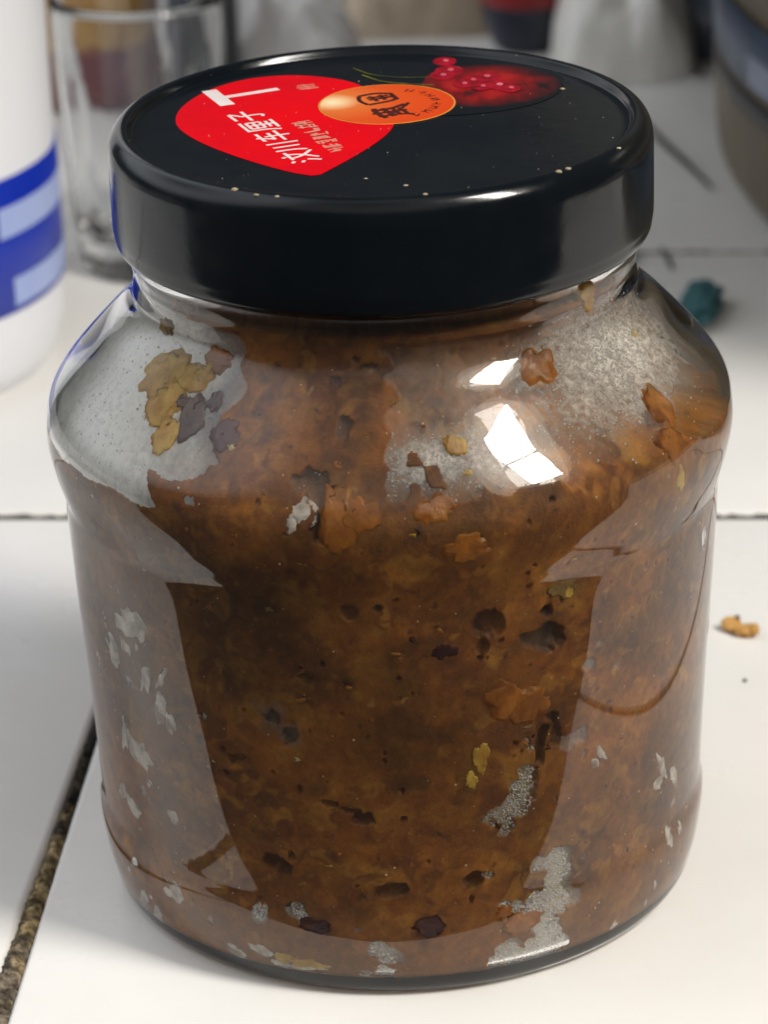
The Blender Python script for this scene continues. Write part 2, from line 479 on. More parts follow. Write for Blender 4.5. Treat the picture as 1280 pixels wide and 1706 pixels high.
# ------------------------------------------------------------------ the jar
OUT = [(0.0435, 0.0), (0.0455, 0.0004), (0.0468, 0.0018), (0.0475, 0.004), (0.0482, 0.007), (0.0488, 0.0112), (0.0489, 0.0140), (0.04858, 0.0162),
       (0.0486, 0.0190), (0.04935, 0.035), (0.0503, 0.05), (0.0510, 0.064), (0.0511, 0.0675), (0.0516, 0.0695), (0.0525, 0.0727), (0.0532, 0.0765),
       (0.0531, 0.0795), (0.0524, 0.0830), (0.0502, 0.0865), (0.0472, 0.0900), (0.0438, 0.0936), (0.0407, 0.0967), (0.0390, 0.0990), (0.0385, 0.1012),
       (0.0384, 0.1030), (0.0388, 0.1050), (0.0388, 0.1060), (0.0382, 0.1074), (0.0380, 0.1090)]
OUTC = crom(OUT, 5)
TH_G = 0.0024
INP = [(0.0405, 0.0026), (0.0434, 0.0032), (0.0448, 0.0052), (0.0457, 0.0090), (0.0462, 0.0140), (0.0461, 0.0190), (0.0469, 0.035), (0.0479, 0.05), (0.0486, 0.064),
       (0.0490, 0.0690), (0.0500, 0.0730), (0.0507, 0.0767), (0.0507, 0.0794), (0.0498, 0.0820), (0.0476, 0.0851), (0.0447, 0.0885), (0.0415, 0.0921),
       (0.0383, 0.0953), (0.0365, 0.0982), (0.0360, 0.1010), (0.0359, 0.1090)]
INC = crom(INP, 5)
def r_in(z):
    return np.interp(z, INC[:, 1], INC[:, 0])

jar = bpy.data.objects.new('glass_jar', None)
COL.objects.link(jar)
tag(jar, 'squat round glass jar with black screw lid standing on white tiles', 'jar')
gp = [(0.0, 0.0012), (0.030, 0.0010), (0.0405, 0.0006), (0.0425, 0.0)] + [tuple(p) for p in OUTC] + \
     [(0.0380, 0.1200), (0.0376, 0.1212), (0.0366, 0.1212), (0.0360, 0.1200)] + [tuple(p) for p in INC[::-1]] + [(0.030, 0.0022), (0.0, 0.0022)]
def gw(r, z, t):
    q = np.array([[math.sin(t) * 30, -math.cos(t) * 30, z * 900]])
    return r, z
lathe('jar_body', gp, 224, M_GLASS, jar)

# lid
LP = [(0.0388, 0.1222), (0.0388, 0.1081), (0.0394, 0.1074), (0.0401, 0.1074), (0.0407, 0.1081), (0.04095, 0.1095), (0.0411, 0.1115), (0.0411, 0.1200), (0.04104, 0.1218),
      (0.0408, 0.1231), (0.0403, 0.1241), (0.0396, 0.1248), (0.0388, 0.1250), (0.0382, 0.1249), (0.0378, 0.1244), (0.0375, 0.1239), (0.0370, 0.1237)]
lp = [tuple(p) for p in crom(LP, 5)] + [(0.0360, 0.1237), (0.02, 0.1237), (0.0, 0.1237)]
lid = lathe('lid', [(0.0, 0.1222)] + lp, 256, M_LID, jar)
ZL = 0.12375   # print level

def flat(name, pts, z, mat, parent=lid):
    """flat printed shape from an outline (x,y in mm), a film 0.03 mm thick"""
    bm = bmesh.new()
    vs = [bm.verts.new((x * 1e-3, y * 1e-3, z)) for x, y in pts]
    f = bm.faces.new(vs)
    bm.normal_update()
    if f.normal.z < 0: f.normal_flip()
    e = bmesh.ops.extrude_face_region(bm, geom=[f])
    for v in e['geom']:
        if isinstance(v, bmesh.types.BMVert): v.co.z += 3e-5
    bmesh.ops.recalc_face_normals(bm, faces=bm.faces)
    me = bpy.data.meshes.new(name); bm.to_mesh(me); bm.free()
    me.materials.append(mat)
    o = bpy.data.objects.new(name, me); COL.objects.link(o); o.parent = parent
    return o

# red drop-shaped label: rounded left, tip towards the front
red = [(-10.2, -24.3), (-14.0, -21.6), (-20.7, -14.6), (-26.5, -6.8), (-30.2, 0.8), (-31.0, 7.5), (-29.6, 14.5), (-26.0, 21.5), (-20.5, 26.3), (-14.0, 27.6),
       (-8.0, 25.6), (-3.6, 21.8), (-1.0, 16.0), (1.0, 9.0), (2.1, 2.0), (1.6, -3.2), (-0.6, -9.2), (-4.2, -16.2), (-7.6, -21.9), (-8.8, -23.8)]
flat('red_label', crom(red, 6).tolist(), ZL, M_RED)

# orange badge with a bright highlight printed at its left side
def badge_mat():
    M, nt, out = nodes('orange_print')
    P = N(nt, 'ShaderNodeBsdfPrincipled', Roughness=0.35); P.inputs['Specular IOR Level'].default_value = 0.25
    tc = N(nt, 'ShaderNodeTexCoord')
    d = N(nt, 'ShaderNodeVectorMath', operation='DISTANCE'); d.inputs[1].default_value = (-0.0072, 0.0118, ZL + 6e-5)
    nt.links.new(tc.outputs['Object'], d.inputs[0])
    mr = N(nt, 'ShaderNodeMapRange'); mr.inputs['From Max'].default_value = 0.02
    nt.links.new(d.outputs['Value'], mr.inputs['Value'])
    nt.links.new(ramp(nt, mr.outputs['Result'], [(0.0, (0.95, 0.78, 0.50)), (0.07, (0.90, 0.62, 0.34)), (0.22, (0.72, 0.17, 0.035)), (0.5, (0.68, 0.085, 0.012)), (1.0, (0.66, 0.05, 0.006))]), P.inputs['Base Color'])
    nt.links.new(P.outputs['BSDF'], out.inputs['Surface'])
    return M
def circ(cx, cyc, r, n=64): return [(cx + r * math.cos(2 * math.pi * k / n), cyc + r * math.sin(2 * math.pi * k / n)) for k in range(n)]
flat('badge_rim', circ(1.15, 10.1, 10.55), ZL + 3.2e-5, basic('yellow_rim_print', (0.66, 0.30, 0.06), (0.6, 0.2, 0.03), rough=0.35, spec=0.12))
flat('orange_badge', circ(1.15, 10.1, 10.25), ZL + 6.4e-5, badge_mat())

# lettering, as strokes in the lettering's own frame: u along the reading direction, v towards the top of the characters
RD = math.atan2(23.1, -9.0)
ud = (math.cos(RD), math.sin(RD)); vd = (-ud[1], ud[0])
def stroke_mesh(name, strokes, z, mat, origin, parent=lid, width=0.5, scale=1.0, u_=ud, v_=vd):
    """strokes: list of polylines [(u,v)...] (optionally (w, polyline)); each becomes a flat ribbon with rounded ends"""
    bm = bmesh.new()
    lift = 0.0
    for st in strokes:
        w = width
        if isinstance(st, tuple) and isinstance(st[0], (int, float)) and isinstance(st[1], list): w, st = st
        pts = [np.array(p, float) * scale for p in st]
        if len(pts) > 2: pts = list(crom(pts, 4))
        h = w * 0.5 * scale
        poly_l, poly_r = [], []
        for i, p in enumerate(pts):
            a = pts[max(i - 1, 0)]; b = pts[min(i + 1, len(pts) - 1)]
            t = (b - a) / (np.linalg.norm(b - a) + 1e-9); nrm = np.array([-t[1], t[0]])
            e = 0.35 * h if i == 0 else 0
            poly_l.append(p + nrm * h); poly_r.append(p - nrm * h)
        prev = None
        lift += 1.2e-6
        for l, r_ in zip(poly_l, poly_r):
            vv = []
            for q in (l, r_):
                x = origin[0] + u_[0] * q[0] + v_[0] * q[1]; y = origin[1] + u_[1] * q[0] + v_[1] * q[1]
                vv.append(bm.verts.new((x * 1e-3, y * 1e-3, z + lift)))
            if prev: bm.faces.new((prev[0], prev[1], vv[1], vv[0]))
            prev = vv
    bmesh.ops.recalc_face_normals(bm, faces=bm.faces)
    for f in bm.faces:
        if f.normal.z < 0: f.normal_flip()
    me = bpy.data.meshes.new(name); bm.to_mesh(me); bm.free(); me.materials.append(mat)
    o = bpy.data.objects.new(name, me); COL.objects.link(o); o.parent = parent
    return o

# big characters, each in a unit box of 10 (u right, v up)
WEN = [[(0.6, 8.6), (1.9, 7.6)], [(0.2, 5.9), (1.5, 5.0)], [(0.4, 0.6), (1.4, 2.0), (2.4, 3.8)],
       [(5.8, 9.6), (6.3, 8.4)], [(3.2, 7.4), (9.8, 7.6)], [(8.0, 7.4), (6.8, 4.0), (3.0, 0.3)], [(4.4, 7.2), (6.0, 3.8), (9.6, 0.2)]]
CHUAN = [[(1.8, 9.0), (1.7, 4.0), (0.6, 0.6)], [(5.0, 8.6), (5.0, 1.2)], [(8.4, 9.3), (8.4, 0.4)]]
CHE = [[(1.4, 8.4), (8.6, 8.6)], [(4.8, 9.8), (3.4, 7.0), (2.0, 5.2)], [(2.0, 5.3), (8.2, 5.4)], [(0.4, 3.0), (9.6, 3.1)], [(5.2, 7.2), (5.2, 0.2)]]
LI = [[(1.0, 9.2), (9.6, 9.3)], [(1.6, 9.2), (1.4, 4.0), (0.2, 0.4)], [(3.2, 7.8), (3.2, 3.8)], [(3.2, 7.7), (8.8, 7.7)], [(8.8, 7.7), (8.8, 3.8)], [(3.2, 5.8), (8.8, 5.8)],
      [(3.2, 3.9), (8.8, 3.9)], [(6.0, 7.6), (6.0, 0.6)], [(3.4, 2.2), (8.6, 2.2)], [(2.2, 0.4), (9.6, 0.4)]]
ZI = [[(1.8, 9.0), (8.2, 9.2)], [(8.2, 9.2), (6.6, 7.6), (5.2, 6.6)], [(5.2, 6.6), (5.3, 2.0), (4.6, 0.6), (3.2, 1.0)], [(0.4, 5.0), (9.6, 5.1)]]
org = np.array((-11.0, -17.8)) + np.array(vd) * -2.9
for k, (nm, gl) in enumerate(zip(range(5), (WEN, CHUAN, CHE, LI, ZI))):
    oo = org + np.array(ud) * (5.72 * k)
    stroke_mesh('lettering', gl, ZL + 3.6e-5, M_WHITEINK, oo, width=0.95, scale=0.56)
T = [(2.4, [(0.0, 10.0), (8.9, 10.0)]), (1.35, [(4.2, 9.5), (4.6, 0.0)])]
stroke_mesh('lettering', T, ZL + 3.8e-5, M_WHITEINK, np.array((-23.2, 12.4)) + np.array(vd) * -9.9, scale=1.0)
# small, unreadable pink line of characters
sm = []
rs_ = random.Random(3)
for k in range(8):
    u0 = k * 2.1
    for _ in range(rs_.randint(3, 4)):
        v0 = rs_.uniform(0.1, 3.0); a0_ = rs_.uniform(0.0, 0.5)
        sm.append((0.38, [(u0 + a0_, v0), (u0 + rs_.uniform(1.3, 1.9), v0 + rs_.uniform(-0.3, 0.3))]))
    for _ in range(rs_.randint(2, 3)):
        v0 = rs_.uniform(0.2, 1.7); v1 = rs_.uniform(0.0, 1.2)
        sm.append((0.36, [(u0 + v0, v1), (u0 + v0 + rs_.uniform(-0.4, 0.4), rs_.uniform(2.2, 3.2))]))
stroke_mesh('small_lettering', sm, ZL + 3.7e-5, M_PINKINK, (-4.6, -12.4))
sm2 = [(0.45, [(0, 0.0), (0.3, 3.0)]), (0.45, [(0.9, 0.2), (1.2, 3.2)]), (0.45, [(1.9, 0), (2.2, 2.8)]), (0.4, [(-0.2, 1.4), (2.6, 1.7)])]
stroke_mesh('small_lettering', sm2, ZL + 3.7e-5, M_PINKINK, (-9.4, 20.4))
# brush characters and the arc of small letters on the badge
BR1 = [(0.8, [(0.2, 5.6), (0.6, 2.2), (1.4, 0.2)]), (0.7, [(0.2, 5.6), (2.8, 6.0), (5.2, 5.2)]), (0.9, [(5.2, 5.2), (5.4, 2.4), (4.2, 0.2)]), (0.7, [(1.4, 3.6), (4.4, 3.8)]),
       (0.7, [(1.6, 2.2), (4.4, 2.1)]), (0.8, [(2.6, 4.6), (2.7, 0.6)]), (0.8, [(1.2, 0.5), (4.6, 0.3)]), (0.7, [(3.6, 4.6), (3.6, 1.0)])]
BR2 = [(0.9, [(0.2, 4.8), (3.0, 5.2), (5.6, 4.8)]), (0.9, [(0.6, 3.4), (5.2, 3.6)]), (0.8, [(1.4, 5.6), (1.2, 2.0), (0.2, 0.2)]), (0.8, [(3.0, 6.0), (2.9, 0.4)]),
       (0.9, [(4.4, 5.6), (4.6, 2.4), (5.8, -0.4)]), (0.7, [(0.8, 2.2), (5.0, 2.2)]), (0.7, [(1.2, 1.0), (4.4, 1.2)]), (0.6, [(2.0, 3.0), (4.8, 0.0), (6.2, -1.2)])]
stroke_mesh('brush_character', BR1, ZL + 9.8e-5, M_BLACKINK, (3.6, 11.6), width=0.8)
stroke_mesh('brush_character', BR2, ZL + 9.8e-5, M_BLACKINK, (5.6, 4.2), width=0.8)
arc = []
for k in range(8):
    a = R(62 - k * 16.5)
    c = (1.15 + 7.6 * math.cos(a), 10.1 + 7.6 * math.sin(a)); tx, ty = -math.sin(a), math.cos(a); rx, ry = math.cos(a), math.sin(a)
    def P2(s_, t_): return (c[0] + tx * s_ + rx * t_, c[1] + ty * s_ + ry * t_)
    arc.append((0.26, [P2(-0.5, -0.7), P2(-0.5, 0.7)]))
    if k % 3 != 1: arc.append((0.26, [P2(0.5, -0.7), P2(0.5, 0.7)]))
    arc.append((0.26, [P2(-0.5, 0.7 if k % 2 else 0.0), P2(0.5, -0.7 if k % 3 == 0 else 0.0)]))
stroke_mesh('small_lettering', arc, ZL + 9.8e-5, M_BLACKINK, (0, 0), u_=(1, 0), v_=(0, 1))

# printed photograph of glossy red chillies and berries (flat print)
def pepper_mat():
    M, nt, out = nodes('chilli_print')
    P = N(nt, 'ShaderNodeBsdfPrincipled', Roughness=0.3); P.inputs['Specular IOR Level'].default_value = 0.25
    tc = N(nt, 'ShaderNodeTexCoord')
    mp = N(nt, 'ShaderNodeMapping'); mp.inputs['Scale'].default_value = (1, 0.6, 1)
    nt.links.new(tc.outputs['Object'], mp.inputs['Vector'])
    no = N(nt, 'ShaderNodeTexNoise', Scale=170, Detail=4, Distortion=0.6); nt.links.new(mp.outputs['Vector'], no.inputs['Vector'])
    d = N(nt, 'ShaderNodeVectorMath', operation='DISTANCE'); d.inputs[1].default_value = (0.0165, 0.0185, ZL)
    nt.links.new(tc.outputs['Object'], d.inputs[0])
    mr = N(nt, 'ShaderNodeMapRange'); mr.inputs['From Min'].default_value = 0.0040; mr.inputs['From Max'].default_value = 0.0118
    nt.links.new(d.outputs['Value'], mr.inputs['Value'])
    c1 = ramp(nt, no.outputs['Fac'], [(0.34, (0.012, 0.005, 0.005)), (0.47, (0.22, 0.006, 0.008)), (0.60, (0.42, 0.012, 0.012)), (0.74, (0.34, 0.04, 0.03))])
    mx = N(nt, 'ShaderNodeMix', data_type='RGBA'); mx.inputs['B'].default_value = (0.0035, 0.005, 0.0068, 1)
    nt.links.new(mr.outputs['Result'], mx.inputs['Factor']); nt.links.new(c1, mx.inputs['A'])
    nt.links.new(mx.outputs['Result'], P.inputs['Base Color'])
    nt.links.new(P.outputs['BSDF'], out.inputs['Surface'])
    return M
pep = [(3 + 0, 4), (11, 3.2), (18, 4.6), (24.5, 8.5), (28.2, 15), (28.4, 23), (24, 29), (17.5, 32.8), (11.5, 33.4), (8.0, 29), (7.0, 22), (4.5, 12)]
flat('chilli_print', [((x, y) if math.hypot(x, y) < 36.8 else (x * 36.8 / math.hypot(x, y), y * 36.8 / math.hypot(x, y))) for x, y in crom(pep + [pep[0]], 5)[:-1].tolist()], ZL + 1e-6, pepper_mat())
M_BERRY = basic('berry_print', (0.42, 0.005, 0.022), (0.15, 0.003, 0.008), scale=500, rough=0.3, spec=0.3)
M_GLINT = basic('glint_print', (0.72, 0.17, 0.22), (0.5, 0.05, 0.08), scale=300, rough=0.3)
for bk, (bx, by, br) in enumerate(((10.6, 32.6, 1.9), (11.2, 27.2, 2.3), (10.0, 24.6, 2.0), (14.6, 21.4, 1.9), (16.8, 23.0, 2.2), (13.2, 19.4, 1.7), (18.6, 18.2, 2.1), (16.0, 17.6, 1.6), (20.3, 16.2, 1.7))):
    el = [(bx + br * math.cos(t) * 1.0, by + br * math.sin(t) * 1.25) for t in np.linspace(0, 2 * math.pi, 20, endpoint=False)]
    flat('berry_print', el, ZL + 3.4e-5 + bk * 7e-6, M_BERRY)
    el = [(bx + 0.2 + br * 0.24 * math.cos(t), by + 0.2 + br * 0.36 * math.sin(t)) for t in np.linspace(0, 2 * math.pi, 10, endpoint=False)]
    flat('berry_glint', el, ZL + 1.35e-4 + bk * 7e-6, M_GLINT)
M_STEM = basic('stem_print', (0.16, 0.16, 0.02), (0.05, 0.05, 0.01), scale=300, rough=0.35)
stroke_mesh('stem_print', [(0.4, [(-2.6, 26.5), (0.5, 22.6), (4.5, 20.8), (8.5, 19.6)]), (0.25, [(-4.0, 30.5), (-1.0, 26.5), (3.5, 24.4), (8.5, 24.0)]), (0.4, [(6.6, 19.4), (9.5, 16.8)])],
            ZL + 3.9e-5, M_STEM, (0, 0), u_=(1, 0), v_=(0, 1))

def blob(name, c, rad, mat, parent=None, seed=0, sub=2, amp=0.35, freq=2.2, rot=None, clamp=None):
    bm = bmesh.new(); bmesh.ops.create_icosphere(bm, subdivisions=sub, radius=1.0)
    v = np.array([q.co[:] for q in bm.verts])
    d = 1 + amp * 2 * (fbm(v + seed * 7.3, freq, 3, seed) - 0.5)
    v = v * d[:, None] * np.array(rad)
    if rot is not None: v = v @ np.array(rot).T
    v = v + np.array(c)
    if clamp is not None: v = clamp(v)
    F = np.array([[q.index for q in f.verts] for f in bm.faces]); bm.free()
    return mesh_obj(name, v, F, mat, parent)

# crumbs and dust along the lid's rim
M_CRUMBW = basic('dry_crumb', (0.50, 0.44, 0.30), (0.30, 0.24, 0.14), scale=900, rough=0.8)
for k, (x, y, z, s) in enumerate([(-0.0208, -0.0332, 0.1251, 0.00065), (-0.0178, -0.0355, 0.1250, 0.00045), (-0.0148, -0.0366, 0.1250, 0.0004), (0.0252, -0.0300, 0.1252, 0.00055), (0.0266, -0.0288, 0.1252, 0.0005),
                                  (0.0283, 0.0155, 0.1238, 0.0006), (0.0345, -0.0196, 0.1251, 0.0004), (0.0060, -0.0384, 0.1252, 0.0004), (0.0034, -0.0300, 0.1238, 0.0005), (-0.0023, -0.0262, 0.1238, 0.0004)]):
    blob('crumb', (x, y, z - 0.0002), (s * 1.0, s * 0.75, s * 0.5), M_CRUMBW, lid, seed=k + 2, sub=1, amp=0.3)
dv, df = [], []
for k in range(110):
    rr = 0.0395 * math.sqrt(rng.random()); t = rng.random() * 6.283
    zz = 0.1238 if rr < 0.0355 else (0.1238 + 0.0013 * (rr - 0.0355) / 0.0025 if rr < 0.038 else 0.1252)
    s = 0.00004 + 0.00009 * rng.random() ** 3
    b = len(dv); x, y = rr * math.cos(t), rr * math.sin(t)
    dv += [(x + s, y, zz), (x - s, y + s * .4, zz), (x, y - s, zz), (x, y, zz + s)]
    df += [(b, b + 1, b + 3), (b + 1, b + 2, b + 3), (b + 2, b, b + 3)]
dust = mesh_obj('dust', dv, df, M_CRUMBW, lid, smooth=False); dust['kind'] = 'stuff'

# ------------------------------------------------------------------ the sauce inside
FOAM=[
 [(22.5, 36.9, 1.4), (22.1, 34.5, 1.9), (21.2, 31.5, 2.3), (18.4, 30.0, 1.7), (15.8, 29.7, 1.4), (18.9, 27.8, 1.4)] ,
 [(29.1, 19.8, 2.1), (25.4, 20.2, 1.2), (31.0, 17.7, 1.2), (28.5, 16.8, 1.7), (27.6, 14.5, 2.3), (24.5, 13.3, 2.3), (28.8, 12.2, 2.5), (21.0, 13.0, 1.6), (18.5, 14.0, 1.0), (27.1, 9.3, 2.3)] ,
 [(18.9, 6.1, 2.1), (16.7, 4.8, 1.0), (21.5, 4.3, 1.7), (25.1, 4.6, 2.5), (28.7, 6.0, 2.5), (28.1, 2.5, 2.1)] ,
 [(-5.8, 8.6, 1.4), (-3.7, 7.4, 1.6), (-4.4, 4.4, 1.4), (-3.4, 2.5, 1.2), (-0.1, 1.0, 1.4)] ,
 [(-20.2, 14.4, 1.2), (-19.1, 13.2, 0.9), (-17.8, 12.3, 0.6)] ,
 [(23.0, 44.5, 0.7), (22.7, 42.0, 0.8), (23.6, 40.8, 0.7)] ,
 [(-27.9, 12.8, 1.4)] ,
 [(15.5, 20.1, 0.8)] ,
]
FLECK= [(-54.1, 56.6, 2.5, 2.3, 0.3), (-61.0, 50.2, 1.4, 3.2, 0.3), (-56.3, 51.3, 1.2, 1.5, 0), (-50.6, 56.2, 1.4, 1.9, 0), (-50.4, 48.1, 1.0, 2.8, -0.3), (-46.8, 44.1, 1.2, 3.2, -0.2), (-45.1, 42.0, 0.8, 1.7, 0), (-45.8, 49.6, 0.6, 2.1, -0.5), (-61.1, 34.6, 1.2, 3.2, -0.4), (-56.3, 33.5, 2.1, 2.1, -0.4), (-53.5, 33.4, 1.6, 1.3, 0), (-60.8, 21.9, 1.7, 1.5, -0.3), (-47.2, 24.7, 1.0, 1.1, 0), (-65.1, 22.9, 0.8, 1.7, -0.4), (-48.8, 11.0, 1.6, 1.5, -0.4), (-62.3, 2.0, 0.7, 2.8, -0.7), (-56.8, 2.0, 1.0, 1.5, -0.7), (-34.5, 2.8, 1.6, 1.3, -0.4), (-28.9, 6.1, 1.9, 1.1, -0.2), (-24.6, 3.2, 1.6, 0.9, 0), (-20.8, 1.4, 2.9, 0.7, 0.1), (-7.9, 1.7, 1.0, 0.9, 0), (56.7, 28.4, 1.2, 3.6, 0.3), (55.5, 24.6, 1.7, 1.7, 0.3), (61.7, 23.7, 1.0, 2.6, 0.4), (60.3, 13.3, 1.4, 2.1, 0.3), (64.7, 13.4, 0.6, 1.5, 0.3), (38.5, 36.4, 0.8, 2.1, 0.5), (37.2, 34.7, 0.8, 1.5, 0.4), (55.7, 7.4, 0.4, 1.3, 0.3), (53.5, 4.9, 0.5, 0.9, 0.3), (44.0, 3.0, 0.9, 0.6, 0.2), (-53.3, 28.7, 0.6, 0.6, 0), (-15.0, 81.5, 1.6, 1.5, 0), (-16.4, 80.2, 0.9, 1.1, 0)]
CHUNK= [('yellow', -52.5, 93.3, 4.3, 4.3), ('yellow', -48.7, 90.3, 3.9, 3.8), ('yellow', -44.4, 87.2, 2.3, 3.0), ('yellow', -44.5, 94.2, 2.9, 2.6), ('yellow', -42.4, 94.9, 1.7, 1.9), ('amber', -40.2, 97.2, 2.5, 2.3), ('purple', -40.4, 89.8, 2.5, 3.6), ('purple', -36.7, 92.1, 1.4, 1.7), ('purple', -43.9, 91.1, 1.2, 1.1), ('violet', -31.6, 88.8, 2.5, 2.6), ('amber', 34.1, 95.7, 3.3, 3.2), ('amber', 56.5, 86.3, 3.3, 6.4), ('yellow', 54.6, 77.1, 1.2, 2.3), ('amber', 53.7, 82.0, 2.9, 4.3), ('amber', 18.3, 50.5, 2.9, 3.6), ('amber', 22.1, 48.3, 3.9, 3.8), ('yellow', 14.1, 41.0, 1.4, 3.0), ('yellow', 12.4, 37.1, 1.4, 1.7), ('plum', 4.5, 12.7, 3.1, 1.9), ('amber', 21.0, 10.8, 3.3, 1.9), ('amber', 18.1, 13.0, 1.6, 1.3), ('yellow', -20.0, 5.1, 3.5, 1.1), ('yellow', -23.5, 5.5, 2.1, 1.0), ('dark', -12.7, 83.7, 2.9, 1.9), ('dark', -11.6, 79.1, 1.6, 2.6), ('dark', -3.1, 66.9, 1.6, 1.7), ('dark', 15.7, 62.3, 2.1, 2.3), ('dark', 14.4, 59.0, 1.4, 1.9), ('grey', 25.9, 58.5, 3.3, 1.9), ('dark', -8.9, 91.6, 1.7, 2.3), ('amber', -8.8, 80.5, 2.5, 4.3), ('amber', -5.1, 81.4, 2.9, 2.6), ('olive', 29.1, 66.1, 2.5, 1.7), ('yellow', 30.3, 65.3, 0.9, 1.0), ('dark', 35.0, 52.2, 1.7, 1.3), ('orange', -17.5, 39.0, 4.9, 2.1), ('orange', -11.8, 28.2, 4.3, 2.3), ('orange', -7.7, 25.3, 3.9, 1.7), ('dark', -6.9, 31.5, 2.1, 1.1), ('dark', -24.4, 22.5, 2.9, 1.9), ('lavender', -22.8, 47.6, 3.3, 3.0), ('lavender', -19.2, 45.0, 2.5, 3.2), ('seed', -18.3, 40.9, 0.7, 0.5), ('dark', -11.3, 96.6, 1.7, 1.5), ('orange', -18.5, 91.0, 4.9, 3.2), ('orange', -0.1, 91.3, 4.3, 5.3), ('amber', 11.4, 76.1, 3.9, 2.3), ('amber', 7.0, 81.8, 2.9, 2.1), ('dark', 26.3, 63.3, 1.2, 0.9), ('yellow', 11.6, 88.7, 1.7, 1.9), ('plum', 8.1, 59.3, 1.9, 1.3), ('dark', 25.6, 41.9, 1.9, 5.3), ('seed', 65.2, 94.1, 0.7, 1.1), ('seed', -29.8, 87.8, 0.9, 0.7), ('seed', 17.7, 51.1, 1.0, 1.1), ('yellow', 51.7, 104.1, 1.7, 1.5), ('yellow', 52.7, 102.5, 1.2, 1.7), ('olive', -59.9, 99.1, 2.1, 1.7), ('plum', -16.9, 12.2, 2.3, 1.3), ('dark', 13.3, 19.9, 1.7, 1.3), ('dark', -2.7, 19.0, 2.9, 1.5), ('orange', 18.8, 60.8, 2.3, 1.3)]


def ang_d(a, b):
    return (a - b + 180) % 360 - 180

front = np.linspace(-105, 105, 760, endpoint=False)
back = np.linspace(105, 255, 130, endpoint=False)
TH = np.concatenate([front, back])
zs = np.concatenate([np.linspace(0.0030, 0.0200, 76, endpoint=False), np.linspace(0.0200, 0.1075, 340)])
TT, ZZ = np.meshgrid(TH, zs)           # rows = z
t_ = np.radians(TT)
R0 = r_in(ZZ)
PX = np.stack([R0 * np.sin(t_), -R0 * np.cos(t_), ZZ], -1)
n_big = fbm(PX, 55, 3, 1); n_mid = fbm(PX, 150, 3, 2); n_fin = fbm(PX, 420, 3, 3); n_col = fbm(PX, 80, 4, 5)
depth = np.full_like(R0, -0.00032)                 # negative: pressed into contact with the glass
depth += 0.0008 * sstep(0.74, 0.78, n_mid) + 0.0009 * sstep(0.765, 0.80, n_fin)   # small gaps
# pockets of air
alb = np.empty(PX.shape)
C_BR, C_OR, C_DK, C_RD = map(np.array, ((0.170, 0.063, 0.0125), (0.300, 0.112, 0.016), (0.070, 0.026, 0.011), (0.15, 0.055, 0.025)))
m1 = sstep(0.36, 0.66, n_col)[..., None]; m2 = sstep(0.50, 0.68, fbm(PX, 130, 3, 8))[..., None]; m3 = sstep(0.52, 0.70, fbm(PX, 190, 3, 12))[..., None]
alb = C_BR * (1 - m1) + C_OR * m1
alb = alb * (1 - 0.55 * m2) + C_DK * 0.55 * m2
alb = alb * (1 - 0.5 * m3) + np.array((0.30, 0.135, 0.022)) * 0.5 * m3
PAL = np.array([(0.13, 0.046, 0.012), (0.19, 0.068, 0.013), (0.34, 0.125, 0.018), (0.10, 0.034, 0.013), (0.24, 0.085, 0.014), (0.40, 0.19, 0.03), (0.17, 0.055, 0.022), (0.28, 0.105, 0.016), (0.09, 0.040, 0.016), (0.46, 0.22, 0.035), (0.15, 0.055, 0.012), (0.22, 0.07, 0.014)])
WP = PX + (np.stack([fbm(PX, 300, 2, 61), fbm(PX, 300, 2, 62), fbm(PX, 300, 2, 63)], -1) - 0.5) * 0.0055
for sc_, sd_, wt in ((170, 70, 0.55), (330, 80, 0.50), (760, 90, 0.18)):
    d1, d2, cid = worley(WP, sc_, sd_)
    cc = PAL[np.minimum((cid * len(PAL)).astype(int), len(PAL) - 1)]
    kk = (wt * sstep(0.02, 0.20, d2 - d1) * sstep(0.30, 0.62, fbm(PX, 95, 3, sd_ + 5)))[..., None]
    alb = alb * (1 - kk) + cc * kk
alb *= (0.66 + 0.66 * sstep(0.25, 0.75, fbm(PX, 45, 3, 91)))[..., None]
lowr = sstep(0.018, 0.011, ZZ)[..., None] * 0.45
alb = alb * (1 - lowr) + np.array((0.32, 0.14, 0.050)) * lowr
alb *= (0.75 + 0.5 * n_fin)[..., None]

